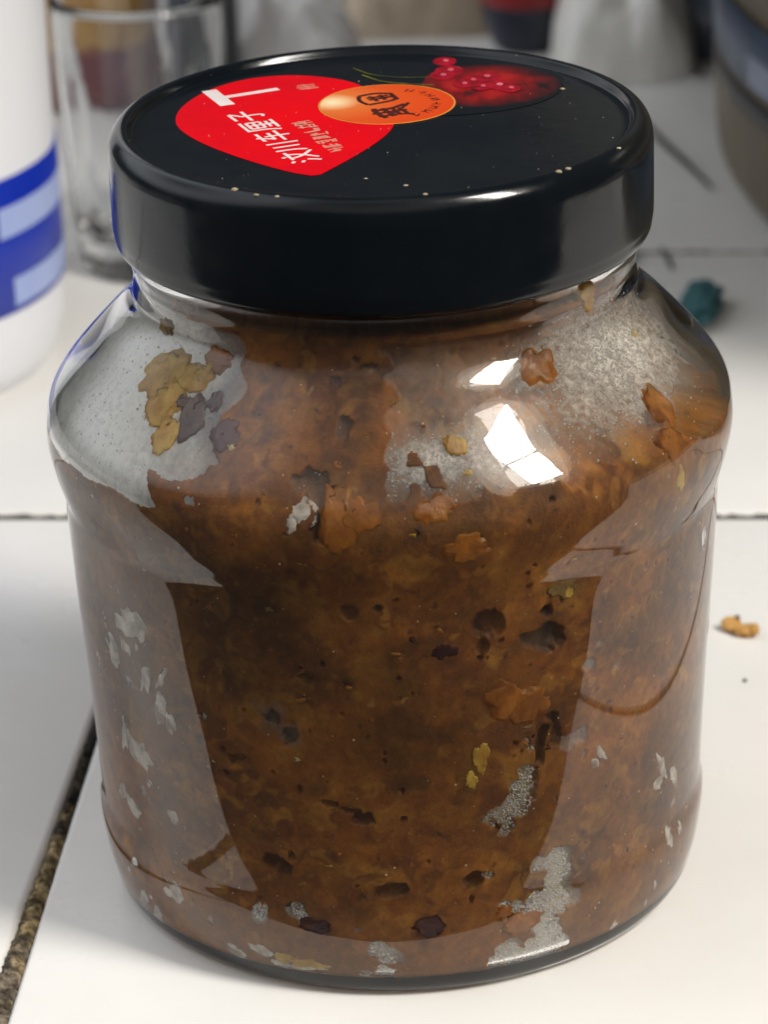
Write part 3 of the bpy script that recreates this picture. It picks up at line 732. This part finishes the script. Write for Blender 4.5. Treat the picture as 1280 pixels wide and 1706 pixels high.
def patch(th, z, w, h, soft=0.5, seed=0):
    """mask around (theta deg, z mm) with half sizes w,h in mm, ragged edge"""
    du = np.radians(ang_d(TT, th)) * 0.049 * 1000 / w; dz = (ZZ * 1000 - z) / h
    q = np.sqrt(du * du + dz * dz) + 1.9 * (n_fin - 0.5) + 1.5 * (n_mid - 0.5)
    return sstep(1.0 + soft * 0.3, 1.0 - soft, q)
for nm, th, z, w, h in CHUNK:
    if nm in ('dark', 'grey'):
        k = patch(th, z, w, h)
        depth = np.maximum(depth, 0.0013 * k - 0.0003)
        alb = alb * (1 - 0.40 * k[..., None]) + np.array((0.06, 0.026, 0.014)) * 0.40 * k[..., None]  # pocket also darkened: the shade inside it is put into the colour
        if nm == 'grey': alb = alb * (1 - 0.6 * k[..., None]) + np.array((0.09, 0.065, 0.045)) * 0.6 * k[..., None]
    elif nm == 'orange':
        k = patch(th, z, w, h, 0.9)[..., None] * 0.7
        alb = alb * (1 - k) + np.array((0.36, 0.125, 0.016)) * k
    elif nm == 'lavender':
        k = patch(th, z, w, h, 0.7)
        depth = np.maximum(depth, 0.0004 * k)
        alb = alb * (1 - 0.75 * k[..., None]) + np.array((0.22, 0.165, 0.15)) * 0.75 * k[..., None]
    else:
        k = patch(th, z, w * 1.25, h * 1.25, 0.9)[..., None] * 0.6
        base = {'yellow': (0.30, 0.15, 0.03), 'amber': (0.27, 0.105, 0.02), 'plum': (0.07, 0.025, 0.02), 'purple': (0.08, 0.05, 0.05), 'violet': (0.12, 0.055, 0.045), 'olive': (0.2, 0.14, 0.05), 'seed': (0.2, 0.1, 0.03)}[nm]
        alb = alb * (1 - k) + np.array(base) * k
for g in FOAM:
    for th, z, rr in g:
        k = patch(th, z, rr * 1.1, rr * 1.1)
        depth = np.maximum(depth, 0.0011 * k)
        alb = alb * (1 - 0.6 * k[..., None]) + np.array((0.62, 0.55, 0.45)) * 0.6 * k[..., None]
alb *= np.array((1.16, 1.14, 0.88))
Rr = R0 - depth
# the empty left shoulder and the hollow right shoulder
sn = np.sin(t_)
n_cut = (fbm(PX, 65, 3, 21) - 0.5)
xc = 0.0345 + 0.010 * n_cut - 0.30 * np.clip(ZZ - 0.085, 0, 1) + 6.0 * np.clip(0.0795 + 0.006 * n_cut - ZZ, 0, 1)
lim = np.where(sn < -0.05, xc / np.maximum(-sn, 0.05), 1.0)
Rr = np.minimum(Rr, np.maximum(lim, 0.006))
xr = 0.0415 + 0.008 * n_cut - 0.55 * np.clip(ZZ - 0.088, 0, 1) + 4.0 * np.clip(0.0815 + 0.004 * n_cut - ZZ, 0, 1)
lim = np.where(sn > 0.05, xr / np.maximum(sn, 0.05), 1.0)
Rr = np.minimum(Rr, np.maximum(lim, 0.006))
# broad shallow gap behind the misted shoulder, deeper hollow at the right
shz = sstep(0.0815, 0.0850, ZZ + 0.004 * (n_mid - 0.5)) * sstep(0.1030, 0.1005, ZZ)
side = np.maximum(sstep(-4, 12, TT + 26 * (n_mid - 0.5)) * sstep(130, 110, TT), sstep(-32, -42, TT + 20 * (n_mid - 0.5)) * sstep(-150, -130, TT))
Rr = np.minimum(Rr, R0 - 0.0018 * shz * side * (0.5 + n_mid))
du = ang_d(TT, 52) / 22; dz = (ZZ - 0.0945) / 0.0070
Rr -= 0.0050 * sstep(1.3, 0.2, np.sqrt(du ** 2 + dz ** 2) + 0.7 * (n_mid - 0.5))
# surface relief where it is not pressed flat against the glass
free = sstep(0.0002, 0.0020, R0 - Rr)
Rr = Rr + free * ((n_mid - 0.5) * 0.0035 + (n_fin - 0.5) * 0.0016 - 0.0004)
Rr = np.minimum(Rr, R0 + 0.0004)
Rr *= 1 - 0.35 * sstep(0.103, 0.1075, ZZ) * (0.4 + n_big)

gap = R0 - Rr
Rr = np.where(gap > 0.00035, R0 - np.maximum(gap, 0.0010), R0 + 0.00032)
nz, nt_ = Rr.shape
V = np.stack([Rr * np.sin(t_), -Rr * np.cos(t_), ZZ], -1).reshape(-1, 3)
i = np.arange(nz * nt_).reshape(nz, nt_)
a, b = i[:-1], i[1:]
F = np.stack([a, np.roll(a, -1, 1), np.roll(b, -1, 1), b], -1).reshape(-1, 4)
# bottom and top discs (extra rings)
Vx = [V]; Fx = [F]; cx_ = [alb.reshape(-1, 3)]
def disc(row, z0, z1, flip):
    global Vx, Fx, cx_
    last = i[row]; base = nz * nt_ if len(Vx) == 1 else sum(len(q) for q in Vx)
    edge = V.reshape(nz, nt_, 3)[row]
    prev = last
    for s, f in enumerate((0.85, 0.65, 0.4, 0.15, 0.02)):
        ringv = edge * np.array((f, f, 1)); ringv[:, 2] = z0 + (z1 - z0) * (1 - f)
        if flip: ringv[:, 2] += (fbm(ringv, 160, 3, 4) - 0.5) * 0.004
        ids = np.arange(base, base + nt_); base += nt_
        Vx.append(ringv); cx_.append(np.tile(np.array((0.12, 0.05, 0.014)), (nt_, 1)))
        q = np.stack([prev, np.roll(prev, -1), np.roll(ids, -1), ids], -1)
        Fx.append(q if flip else q[:, ::-1]); prev = ids
disc(0, 0.0030, 0.0026, False)
disc(nz - 1, 0.1075, 0.1095, True)
sauce = mesh_obj('sauce', np.vstack(Vx), np.vstack(Fx), M_SAUCE, None, col=np.vstack(cx_))
tag(sauce, 'chunky brown fruit sauce filling the glass jar', 'sauce')

def wall_frame(th, z):
    t = R(th); n = np.array((math.sin(t), -math.cos(t), 0)); tg = np.array((math.cos(t), math.sin(t), 0)); r0 = float(r_in(z))
    dr = float(r_in(z + 0.0008) - r_in(z - 0.0008)) / 0.0016
    upv = np.array((n[0] * dr, n[1] * dr, 1.0)); upv /= np.linalg.norm(upv)
    nn = np.cross(tg, upv); nn /= np.linalg.norm(nn)
    return np.array((n[0] * r0, n[1] * r0, z)), tg, upv, nn
def clamp_in(extra):
    def f(v):
        rr = np.hypot(v[:, 0], v[:, 1]); lim = r_in(np.clip(v[:, 2], 0.0032, 0.108)) + extra
        k = np.minimum(1, lim / np.maximum(rr, 1e-6)); v = v.copy(); v[:, 0] *= k; v[:, 1] *= k
        v[:, 2] = np.maximum(v[:, 2], 0.0030)
        return v
    return f
rc = random.Random(11)
EXTRA = [(rc.choice(['amber', 'amber', 'yellow', 'plum', 'violet', 'olive', 'amber', 'amber']), rc.uniform(-72, 72), rc.uniform(7, 92), rc.uniform(0.4, 1.4), rc.uniform(0.3, 1.0)) for _ in range(90)]
EXTRA = [e for e in EXTRA if not (e[2] > 80 and abs(e[1]) > 30)]
for k, (nm, th, z, w, h) in enumerate(CHUNK + EXTRA):
    if nm == 'seed': w, h = min(w, 0.8), min(h, 0.7)
    if nm == 'amber' and th > 50: w, h = w * 0.8, h * 0.55
    if nm not in CH: continue
    p, tg, u_, n_ = wall_frame(th, max(z, 4.5) * 1e-3)
    dep = 0.0022 if nm != 'seed' else 0.0008
    rot = np.stack([tg, u_, n_], 1)
    blob({'plum': 'fruit_skin', 'purple': 'fruit_skin', 'violet': 'fruit_skin', 'seed': 'seed'}.get(nm, 'fruit_chunk'), p - n_ * dep * (0.36 if k < len(CHUNK) else 0.72), (w * 1e-3, h * 1e-3, dep), CH[nm], sauce, seed=k + 40, sub=4 if k < len(CHUNK) else 3, amp=0.55, freq=2.1, rot=rot, clamp=clamp_in(0.0006 + 0.00004 * (k % 5)))

# pale flecks pressed against the glass
for k, (th, z, w, h, tilt) in enumerate(FLECK):
    p, tg, u_, n_ = wall_frame(th, max(z, 4.2) * 1e-3)
    c_, s_ = math.cos(tilt), math.sin(tilt)
    rot = np.stack([tg * c_ + u_ * s_, -tg * s_ + u_ * c_, n_], 1)
    blob('pale_fleck', p - n_ * 0.0003, (w * (1.75e-3 if th < -40 else 1.35e-3), h * (1.6e-3 if th < -40 else 1.3e-3), 0.0008), M_FLECK, sauce, seed=k + 140, sub=3, amp=0.55, freq=2.6, rot=rot, clamp=clamp_in(0.0009 + 0.00003 * (k % 4)))

# clusters of tiny bubbles
ico = bmesh.new(); bmesh.ops.create_icosphere(ico, subdivisions=2, radius=1.0)
IV = np.array([v.co[:] for v in ico.verts]); IF = np.array([[v.index for v in f.verts] for f in ico.faces]); ico.free()
ico = bmesh.new(); bmesh.ops.create_icosphere(ico, subdivisions=1, radius=1.0)
IV1 = np.array([v.co[:] for v in ico.verts]); IF1 = np.array([[v.index for v in f.verts] for f in ico.faces]); ico.free()
def balls(name, pts, mat, parent, hi=True):
    iv, if_ = (IV, IF) if hi else (IV1, IF1)
    P_ = np.array([p for p, r, fl in pts]); r_ = np.array([r for p, r, fl in pts]); fl = np.array([f for p, r, f in pts])
    n = P_ / np.maximum(np.hypot(P_[:, 0], P_[:, 1]), 1e-6)[:, None]; n[:, 2] = 0
    loc = iv[None] * r_[:, None, None]
    dn = (loc * n[:, None]).sum(-1, keepdims=True)
    loc = loc - n[:, None] * dn * (1 - fl)[:, None, None]
    v = (P_[:, None] + loc).reshape(-1, 3)
    f = (if_[None] + (np.arange(len(P_)) * len(iv))[:, None, None]).reshape(-1, 3)
    o = mesh_obj(name, v, f, mat, parent); o['kind'] = 'stuff'
    return o
bub = []
for gi, g in enumerate(FOAM):
    done = []
    for th, z, rr in g:
        nb = int(60 * rr * rr)
        for _ in range(nb):
            a_, q = rng.random() * 6.283, rr * math.sqrt(rng.random())
            th2 = th + math.degrees(q * math.cos(a_) / 49.0); z2 = z + q * math.sin(a_)
            if z2 < 3.7: continue
            r2 = 0.00013 + 0.00022 * rng.random() ** 2
            pz = np.array((th2 * 0.00085, z2 * 1e-3))
            if any(np.hypot(*(pz - d)) < (r2 + e) * 0.82 for d, e in done): continue
            done.append((pz, r2))
            rin = float(r_in(z2 * 1e-3)) - r2 * 0.9
            t = R(th2); bub.append((np.array((rin * math.sin(t), -rin * math.cos(t), z2 * 1e-3)), r2, 1.0))
balls('bubbles', bub, M_BUBBLE, sauce)
# stray bubbles all over, sparkle put into their pale colour
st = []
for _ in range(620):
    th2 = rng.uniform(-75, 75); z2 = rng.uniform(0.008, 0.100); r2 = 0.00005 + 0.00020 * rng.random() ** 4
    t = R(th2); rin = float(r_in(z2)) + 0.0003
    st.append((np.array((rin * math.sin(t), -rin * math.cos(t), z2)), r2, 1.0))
M_SPARK = basic('painted_sparkle', (0.90, 0.78, 0.55), (0.55, 0.36, 0.16), scale=400, rough=0.2)
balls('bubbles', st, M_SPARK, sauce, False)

# condensation: mist film and droplets on the inside of the shoulder (part of the jar)
def film(name, th0, th1, z0, z1, afun, nth=160, nzv=60, mat=None):
    th = np.linspace(th0, th1, nth); z = np.linspace(z0, z1, nzv)
    A, B = np.meshgrid(th, z); t = np.radians(A); r = r_in(B) - 0.00006
    P_ = np.stack([r * np.sin(t), -r * np.cos(t), B], -1)
    al = afun(A, B, P_)
    i = np.arange(nth * nzv).reshape(nzv, nth); a, b = i[:-1, :-1], i[1:, :-1]
    F = np.stack([a, a + 1, b + 1, b], -1).reshape(-1, 4)
    o = mesh_obj(name, P_.reshape(-1, 3), F, mat or M_FOG, jar, col=np.repeat(al.reshape(-1, 1), 3, 1))
    o['kind'] = 'stuff'
    return o
def edge(A, B, th0, th1, z0, z1, f=8, g=0.004):
    return sstep(th0, th0 + f, A) * sstep(th1, th1 - f, A) * sstep(z0, z0 + g, B) * sstep(z1, z1 - g, B)
film('condensation', -150, -24, 0.0735, 0.1035, lambda A, B, P_: np.clip(sstep(-26, -52, A + 16 * (fbm(P_, 120, 3, 30) - 0.5)) * edge(A, B, -150, 0, 0.0735, 0.1035, 14, 0.004) * (0.72 + 0.5 * fbm(P_, 90, 3, 31)), 0, 0.97), 300, 80, M_FOG_SMOOTH)
film('condensation', -12, 125, 0.0815, 0.1035, lambda A, B, P_: np.clip(edge(A, B, -12, 125, 0.0815, 0.1035, 20, 0.005) * (0.10 + 0.62 * sstep(1.25, 0.1, np.sqrt(((A - 55) / 30) ** 2 + ((B - 0.0945) / 0.0095) ** 2)) + 0.45 * sstep(1.2, 0.1, np.sqrt(((A - 10) / 19) ** 2 + ((B - 0.0868) / 0.0042) ** 2))) * (0.25 + 1.5 * fbm(P_, 170, 4, 33)), 0, 0.85), 320, 80)
dr = []
def drops(n, th0, sth, z0, sz, rmin, rmax):
    for _ in range(n):
        th2 = rng.normal(th0, sth); z2 = rng.normal(z0, sz)
        if not 0.078 < z2 < 0.103: continue
        r2 = rmin + (rmax - rmin) * rng.random() ** 2.5; t = R(th2); rin = float(r_in(z2)) - r2 * 0.15
        dr.append((np.array((rin * math.sin(t), -rin * math.cos(t), z2)), r2, 0.6))
drops(2200, 50, 10, 0.0935, 0.0038, 0.00006, 0.00032)
drops(1300, 12, 10, 0.0868, 0.0020, 0.00006, 0.00024)
drops(260, -62, 8, 0.0875, 0.0050, 0.00007, 0.00026)
balls('droplets', dr, M_BUBBLE, jar, False)

# ------------------------------------------------------------------ small things on the counter
M_CRUMB = basic('fried_crumb', (0.62, 0.36, 0.10), (0.40, 0.19, 0.035), scale=420, rough=0.55, bump=0.4, bscale=900, sss=0.3)
crumb = bpy.data.objects.new('food_crumb', None); COL.objects.link(crumb); crumb.location = (0.0633, 0.0776, 0)
tag(crumb, 'small golden brown food crumb on the tile right of the jar', 'crumb')
blob('crumb_lobe', (-0.0012, 0.0014, 0.0012), (0.0019, 0.0019, 0.0013), M_CRUMB, crumb, seed=5, sub=3, amp=0.4)
blob('crumb_lobe', (0.0012, -0.0012, 0.0011), (0.0022, 0.0016, 0.0011), M_CRUMB, crumb, seed=8, sub=3, amp=0.4)
blob('crumb_lobe', (0.0027, -0.0016, 0.0014), (0.0009, 0.0014, 0.0012), M_CRUMB, crumb, seed=11, sub=3, amp=0.4)
M_BURNT = basic('burnt_bit', (0.09, 0.03, 0.008), (0.05, 0.015, 0.005), scale=900, rough=0.6)
blob('burnt_bit', (-0.0001, 0.0019, 0.0023), (0.0006, 0.0006, 0.0005), M_BURNT, crumb, seed=3, sub=2)
blob('burnt_bit', (-0.0006, -0.0010, 0.0009), (0.0005, 0.0005, 0.0005), M_BURNT, crumb, seed=4, sub=2)
tag(blob('speck', (0.0623, 0.0573, 0.0003), (0.0004, 0.00035, 0.0003), basic('soot', (0.02, 0.02, 0.018), rough=0.8), None, seed=9, sub=2), 'tiny black speck on the tile below the golden crumb', 'speck')

dv, df = [], []
for k in range(70):
    x, y, s = rng.uniform(-0.12, 0.12), rng.uniform(-0.05, 0.40), 0.00006 + 0.00022 * rng.random() ** 4
    if math.hypot(x, y) < 0.055: continue
    q = len(dv); dv += [(x + s, y, 0.00005), (x - s, y + s * .4, 0.00005), (x, y - s, 0.00005), (x, y, s * 0.7)]
    df += [(q, q + 1, q + 3), (q + 1, q + 2, q + 3), (q + 2, q, q + 3)]
dust2 = mesh_obj('dust', dv, df, basic('grey_dust', (0.16, 0.14, 0.11), (0.3, 0.25, 0.18), scale=300, rough=0.9), counter, smooth=False); dust2['kind'] = 'stuff'
M_TEAL = basic('teal_foam', (0.045, 0.15, 0.165), (0.03, 0.11, 0.13), scale=250, rough=0.7, bump=0.5, bscale=900)
tc_ = R(-79)
tag(blob('sponge_scrap', (0.0728, 0.2480, 0.0030), (0.0045, 0.0125, 0.0034), M_TEAL, None, seed=2, sub=4, amp=0.5,
         rot=np.array([[math.cos(0.18), math.sin(0.18), 0], [-math.sin(0.18), math.cos(0.18), 0], [0, 0, 1]])), 'dark teal scrap of sponge on the counter behind the jar', 'scrap')
tag(blob('sponge_scrap', (0.0586, 0.2885, 0.0016), (0.0022, 0.0040, 0.0018), M_TEAL, None, seed=6, sub=2, amp=0.25), 'tiny teal scrap close behind the neck of the jar', 'scrap')

def tube(name, pts, rad, mat, parent=None, seg=8):
    P_ = np.array(pts, float); V_, F_ = [], []
    for i_, p in enumerate(P_):
        d = P_[min(i_ + 1, len(P_) - 1)] - P_[max(i_ - 1, 0)]; d /= np.linalg.norm(d)
        s = np.cross(d, (0, 0, 1)); s /= np.linalg.norm(s); u = np.cross(s, d)
        r = rad * (0.5 if i_ in (0, len(P_) - 1) else 1)
        for k in range(seg):
            a = 2 * math.pi * k / seg; V_.append(p + s * r * math.cos(a) + u * r * math.sin(a))
    for i_ in range(len(P_) - 1):
        for k in range(seg):
            F_.append((i_ * seg + k, i_ * seg + (k + 1) % seg, (i_ + 1) * seg + (k + 1) % seg, (i_ + 1) * seg + k))
    F_.append(tuple(range(seg))[::-1]); F_.append(tuple(range((len(P_) - 1) * seg, len(P_) * seg)))
    return mesh_obj(name, V_, F_, mat, parent)
M_TWIG = basic('dark_stalk', (0.05, 0.05, 0.03), (0.03, 0.03, 0.02), scale=200, rough=0.7)
tag(tube('stalk', [(0.0715, 0.398, 0.0012), (0.0740, 0.380, 0.0013), (0.0790, 0.360, 0.0012), (0.0835, 0.338, 0.0013)], 0.0008, M_TWIG), 'long dark vegetable stalk lying behind the jar at right', 'stalk')
tag(tube('stalk', [(0.0672, 0.2945, 0.0006), (0.0680, 0.287, 0.0007), (0.0686, 0.2790, 0.0006)], 0.0006, M_TWIG), 'short thin stalk beside the tiny teal scrap', 'stalk')

# ------------------------------------------------------------------ things standing behind the jar
# white tub with blue label, cut off by the left edge of the picture
M_WPL = basic('white_plastic', (0.78, 0.79, 0.82), (0.74, 0.75, 0.79), scale=20, rough=0.3)
tub = bpy.data.objects.new('plastic_tub', None); COL.objects.link(tub); tub.location = (-0.122, 0.238, 0)
tag(tub, 'white plastic tub with blue label at the left edge', 'tub')
tp = crom([(0.0, 0.0), (0.040, 0.0), (0.0445, 0.0008), (0.0475, 0.004), (0.049, 0.010), (0.0495, 0.018), (0.0495, 0.05), (0.0495, 0.19), (0.0490, 0.215), (0.046, 0.226), (0.042, 0.230)], 5)  # height above the frame made up to shade the back right counter
lathe('tub_body', [tuple(p) for p in tp] + [(0.0, 0.230)], 96, M_WPL, tub)
M_BLUE = basic('blue_label', (0.004, 0.022, 0.34), (0.004, 0.03, 0.40), scale=60, rough=0.35)
M_PBLUE = basic('pale_blue_label', (0.36, 0.44, 0.72), (0.30, 0.38, 0.68), scale=60, rough=0.35)
lathe('label', [(0.0493, 0.0195), (0.04985, 0.0198), (0.04985, 0.0500), (0.0493, 0.0503)], 96, M_BLUE, tub)
def band(name, a0, a1, z0, z1, r, mat, parent):
    th = np.linspace(R(a0), R(a1), 24); V_, F_ = [], []
    for t in th: V_ += [(r * math.sin(t), -r * math.cos(t), z0), (r * math.sin(t), -r * math.cos(t), z1)]
    for k in range(23): F_.append((2 * k, 2 * k + 2, 2 * k + 3, 2 * k + 1))
    return mesh_obj(name, V_, F_, mat, parent)
band('label_stripe', 52, 100, 0.0372, 0.0440, 0.04995, M_PBLUE, tub)
band('label_stripe', 56, 100, 0.0212, 0.0276, 0.04995, M_PBLUE, tub)
lathe('tub_cap', [tuple(p) for p in crom([(0.0425, 0.229), (0.0435, 0.2295), (0.0435, 0.246), (0.042, 0.248), (0.03, 0.2485)], 4)] + [(0.0, 0.2485)], 96, M_WPL, tub)

# drinking glass
tum = bpy.data.objects.new('drinking_glass', None); COL.objects.link(tum); tum.location = (-0.0565, 0.297, 0)
tag(tum, 'clear drinking glass standing behind the left side of the lid', 'glass')
go = [(0.0, 0.0008), (0.012, 0.0006), (0.0150, 0.0), (0.0162, 0.0006), (0.0170, 0.003), (0.0185, 0.02), (0.0200, 0.045), (0.0208, 0.066)]
gi = [(0.0208, 0.0668), (0.0200, 0.0668), (0.0194, 0.066), (0.0184, 0.045), (0.0168, 0.022), (0.0150, 0.0125), (0.0110, 0.0085), (0.006, 0.0075), (0.0, 0.0072)]
lathe('glass_body', [tuple(p) for p in crom(go, 5)] + [tuple(p) for p in crom(gi, 5)], 72, M_GLASS2, tum, wob=lambda r, z, t: (r * (1 + 0.018 * math.cos(10 * t) * (1 if 0.004 < z < 0.05 else 0.2)), z))

# earthenware pot behind the glass
pot = bpy.data.objects.new('clay_pot', None); COL.objects.link(pot); pot.location = (-0.0800, 0.440, 0)
tag(pot, 'reddish brown clay pot with ochre shoulder behind the drinking glass', 'pot')
lathe('pot_body', [(0.0, 0.0)] + [tuple(p) for p in crom([(0.0155, 0.0), (0.0185, 0.002), (0.0205, 0.009), (0.0205, 0.0185)], 5)], 64, basic('clay', (0.20, 0.065, 0.040), (0.14, 0.045, 0.045), scale=60, rough=0.5, bump=0.2), pot)
lathe('pot_shoulder', [tuple(p) for p in crom([(0.0207, 0.0184), (0.0207, 0.024), (0.0195, 0.031), (0.015, 0.037)], 5)] + [(0.0, 0.037)], 64, basic('ochre_glaze', (0.42, 0.24, 0.06), (0.34, 0.18, 0.05), scale=60, rough=0.4), pot)

# dark slate bottle
bot = bpy.data.objects.new('sauce_bottle', None); COL.objects.link(bot); bot.location = (-0.0470, 0.420, 0)
tag(bot, 'dark slate grey bottle between clay pot and white napkin', 'bottle')
lathe('bottle_body', [(0.0, 0.0)] + [tuple(p) for p in crom([(0.0075, 0.0), (0.0088, 0.001), (0.0092, 0.004), (0.0092, 0.05), (0.0075, 0.058), (0.0045, 0.064), (0.0040, 0.075)], 5)] + [(0.0, 0.075)], 48, basic('slate_glass', (0.030, 0.035, 0.043), (0.05, 0.055, 0.065), scale=60, rough=0.3), bot)
lathe('bottle_cap', [(0.0046, 0.0745), (0.0050, 0.075), (0.0050, 0.085), (0.0044, 0.086), (0.0, 0.086)], 32, M_LID, bot)

def sheet(name, c, w, d, h, mat, parent=None, seed=0, freq=70, amp=0.006, n=46, yaw=0.0):
    """crumpled soft lump with folds: a noise-folded dome on the counter"""
    u = np.linspace(-1, 1, n); A, B = np.meshgrid(u, u)
    rr = np.maximum(np.abs(A), np.abs(B)) * 0.5 + 0.5 * np.hypot(A, B)
    P_ = np.stack([A * w, B * d, 0 * A], -1)
    ridge = 1 - np.abs(2 * fbm(P_, freq, 2, seed) - 1) * 1.8
    H = h * np.sqrt(np.clip(1 - rr ** 2.2, 0, 1)) * (0.75 + 0.35 * ridge) + amp * (fbm(P_, freq * 2.2, 2, seed + 3) - 0.5) * (rr < 0.97)
    H = np.maximum(H, 0.0003)
    k = 1 + 0.12 * (fbm(P_ + 3, freq * 0.7, 2, seed + 7) - 0.5)
    X, Y = A * w * k, B * d * k
    V_ = np.stack([c[0] + X * math.cos(yaw) - Y * math.sin(yaw), c[1] + X * math.sin(yaw) + Y * math.cos(yaw), H], -1).reshape(-1, 3)
    i = np.arange(n * n).reshape(n, n); a = i[:-1, :-1]
    F_ = np.stack([a, a + 1, a + n + 1, a + n], -1).reshape(-1, 4)
    # closed underside
    b0 = len(V_); Vb = V_.copy(); Vb[:, 2] = 0.0001
    rim = np.concatenate([i[0, :], i[1:, -1], i[-1, -2::-1], i[-2:0:-1, 0]])
    Fs = np.stack([rim, rim + b0, np.roll(rim, -1) + b0, np.roll(rim, -1)], -1)
    return mesh_obj(name, np.vstack([V_, Vb]), np.vstack([F_, F_[:, ::-1] + b0, Fs]), mat, parent)
tag(sheet('paper_napkin', (-0.0275, 0.446), 0.024, 0.024, 0.030, basic('tissue', (0.92, 0.90, 0.88), (0.88, 0.86, 0.84), scale=60, rough=0.9, sss=0.1), seed=3), 'crumpled white paper napkin behind the back rim of the lid', 'napkin')
tag(sheet('cloth', (0.0160, 0.512), 0.026, 0.022, 0.030, basic('beige_cloth', (0.56, 0.46, 0.34), (0.46, 0.37, 0.28), scale=90, rough=0.95, bump=0.3, bscale=900), seed=12, freq=90), 'bunched beige cloth behind the middle of the lid', 'cloth')
tag(sheet('plastic_bag', (0.0705, 0.462), 0.0200, 0.026, 0.034, basic('white_film', (0.82, 0.80, 0.75), (0.72, 0.70, 0.65), scale=70, rough=0.35, sss=0.2), seed=21, freq=60), 'crumpled whitish plastic bag right of the navy cup', 'bag')
cup = bpy.data.objects.new('cup', None); COL.objects.link(cup); cup.location = (0.0435, 0.478, 0)
tag(cup, 'small navy cup with red upper band behind the lid', 'cup')
lathe('cup_body', [(0.0, 0.0008)] + [tuple(p) for p in crom([(0.0075, 0.0002), (0.0092, 0.0008), (0.0108, 0.004), (0.0126, 0.0100), (0.0134, 0.0145)], 5)] + [(0.0124, 0.0145), (0.0100, 0.004), (0.0, 0.003)], 56, basic('navy_glaze', (0.012, 0.016, 0.032), (0.018, 0.022, 0.04), scale=60, rough=0.3), cup)
lathe('cup_band', [(0.0131, 0.0143), (0.0135, 0.0145), (0.0146, 0.0265), (0.0142, 0.0270), (0.0136, 0.0265), (0.0125, 0.0145)], 56, basic('red_glaze', (0.33, 0.012, 0.012), (0.25, 0.01, 0.01), scale=60, rough=0.3), cup)

# slate-blue packet with pale panels, lying at the back right
pk = bpy.data.objects.new('snack_packet', None); COL.objects.link(pk); pk.location = (0.0930, 0.478, 0)
tag(pk, 'slate blue packet with pale panels lying at the back right', 'packet')
M_SLB = basic('slate_blue_film', (0.060, 0.085, 0.135), (0.035, 0.05, 0.075), scale=60, rough=0.3)
M_SLP = basic('pale_blue_film', (0.24, 0.27, 0.35), (0.2, 0.22, 0.30), scale=60, rough=0.3)
sheet('packet_film', (0, 0), 0.030, 0.022, 0.020, M_SLB, pk, seed=31, freq=60, amp=0.004, yaw=-0.2)
sheet('packet_panel', (-0.012, -0.004), 0.009, 0.015, 0.0225, M_SLP, pk, seed=33, freq=60, amp=0.003, yaw=-0.2)
# big brown crock with a slate-blue band, cut off by the right edge of the picture
bb = bpy.data.objects.new('storage_crock', None); COL.objects.link(bb); bb.location = (0.2865, 0.345, 0)
tag(bb, 'large dark brown storage crock with slate blue band at the right edge', 'crock')
cp_ = [(0.183, 0.0), (0.193, 0.001), (0.198, 0.005), (0.200, 0.012), (0.2005, 0.03), (0.2005, 0.06), (0.215, 0.075), (0.245, 0.10), (0.262, 0.14), (0.262, 0.19), (0.235, 0.24), (0.180, 0.275), (0.138, 0.285), (0.130, 0.295)]  # wide belly above the frame, added to shade the counter at back right
lathe('crock_body', [(0.0, 0.0)] + [tuple(p) for p in crom(cp_, 6)] + [(0.0, 0.295)], 160, basic('brown_glaze', (0.060, 0.042, 0.024), (0.105, 0.078, 0.040), scale=35, rough=0.35, bump=0.05), bb)
lathe('crock_band', [(0.2003, 0.0362), (0.2008, 0.0365), (0.2008, 0.0525), (0.2003, 0.0528)], 160, M_SLB, bb)
lathe('crock_stripe', [(0.2003, 0.0285), (0.2008, 0.0288), (0.2008, 0.0345), (0.2003, 0.0348)], 160, basic('black_glaze', (0.012, 0.011, 0.012), (0.02, 0.019, 0.02), scale=50, rough=0.3), bb)
band('crock_panel', -79, -68, 0.0375, 0.0450, 0.2011, M_SLP, bb)
lathe('crock_lid', [tuple(p) for p in crom([(0.132, 0.293), (0.136, 0.294), (0.136, 0.302), (0.09, 0.315), (0.03, 0.322)], 5)] + [(0.0, 0.3225)], 96, basic('grey_glaze', (0.3, 0.29, 0.24), (0.25, 0.24, 0.2), scale=35, rough=0.4), bb)
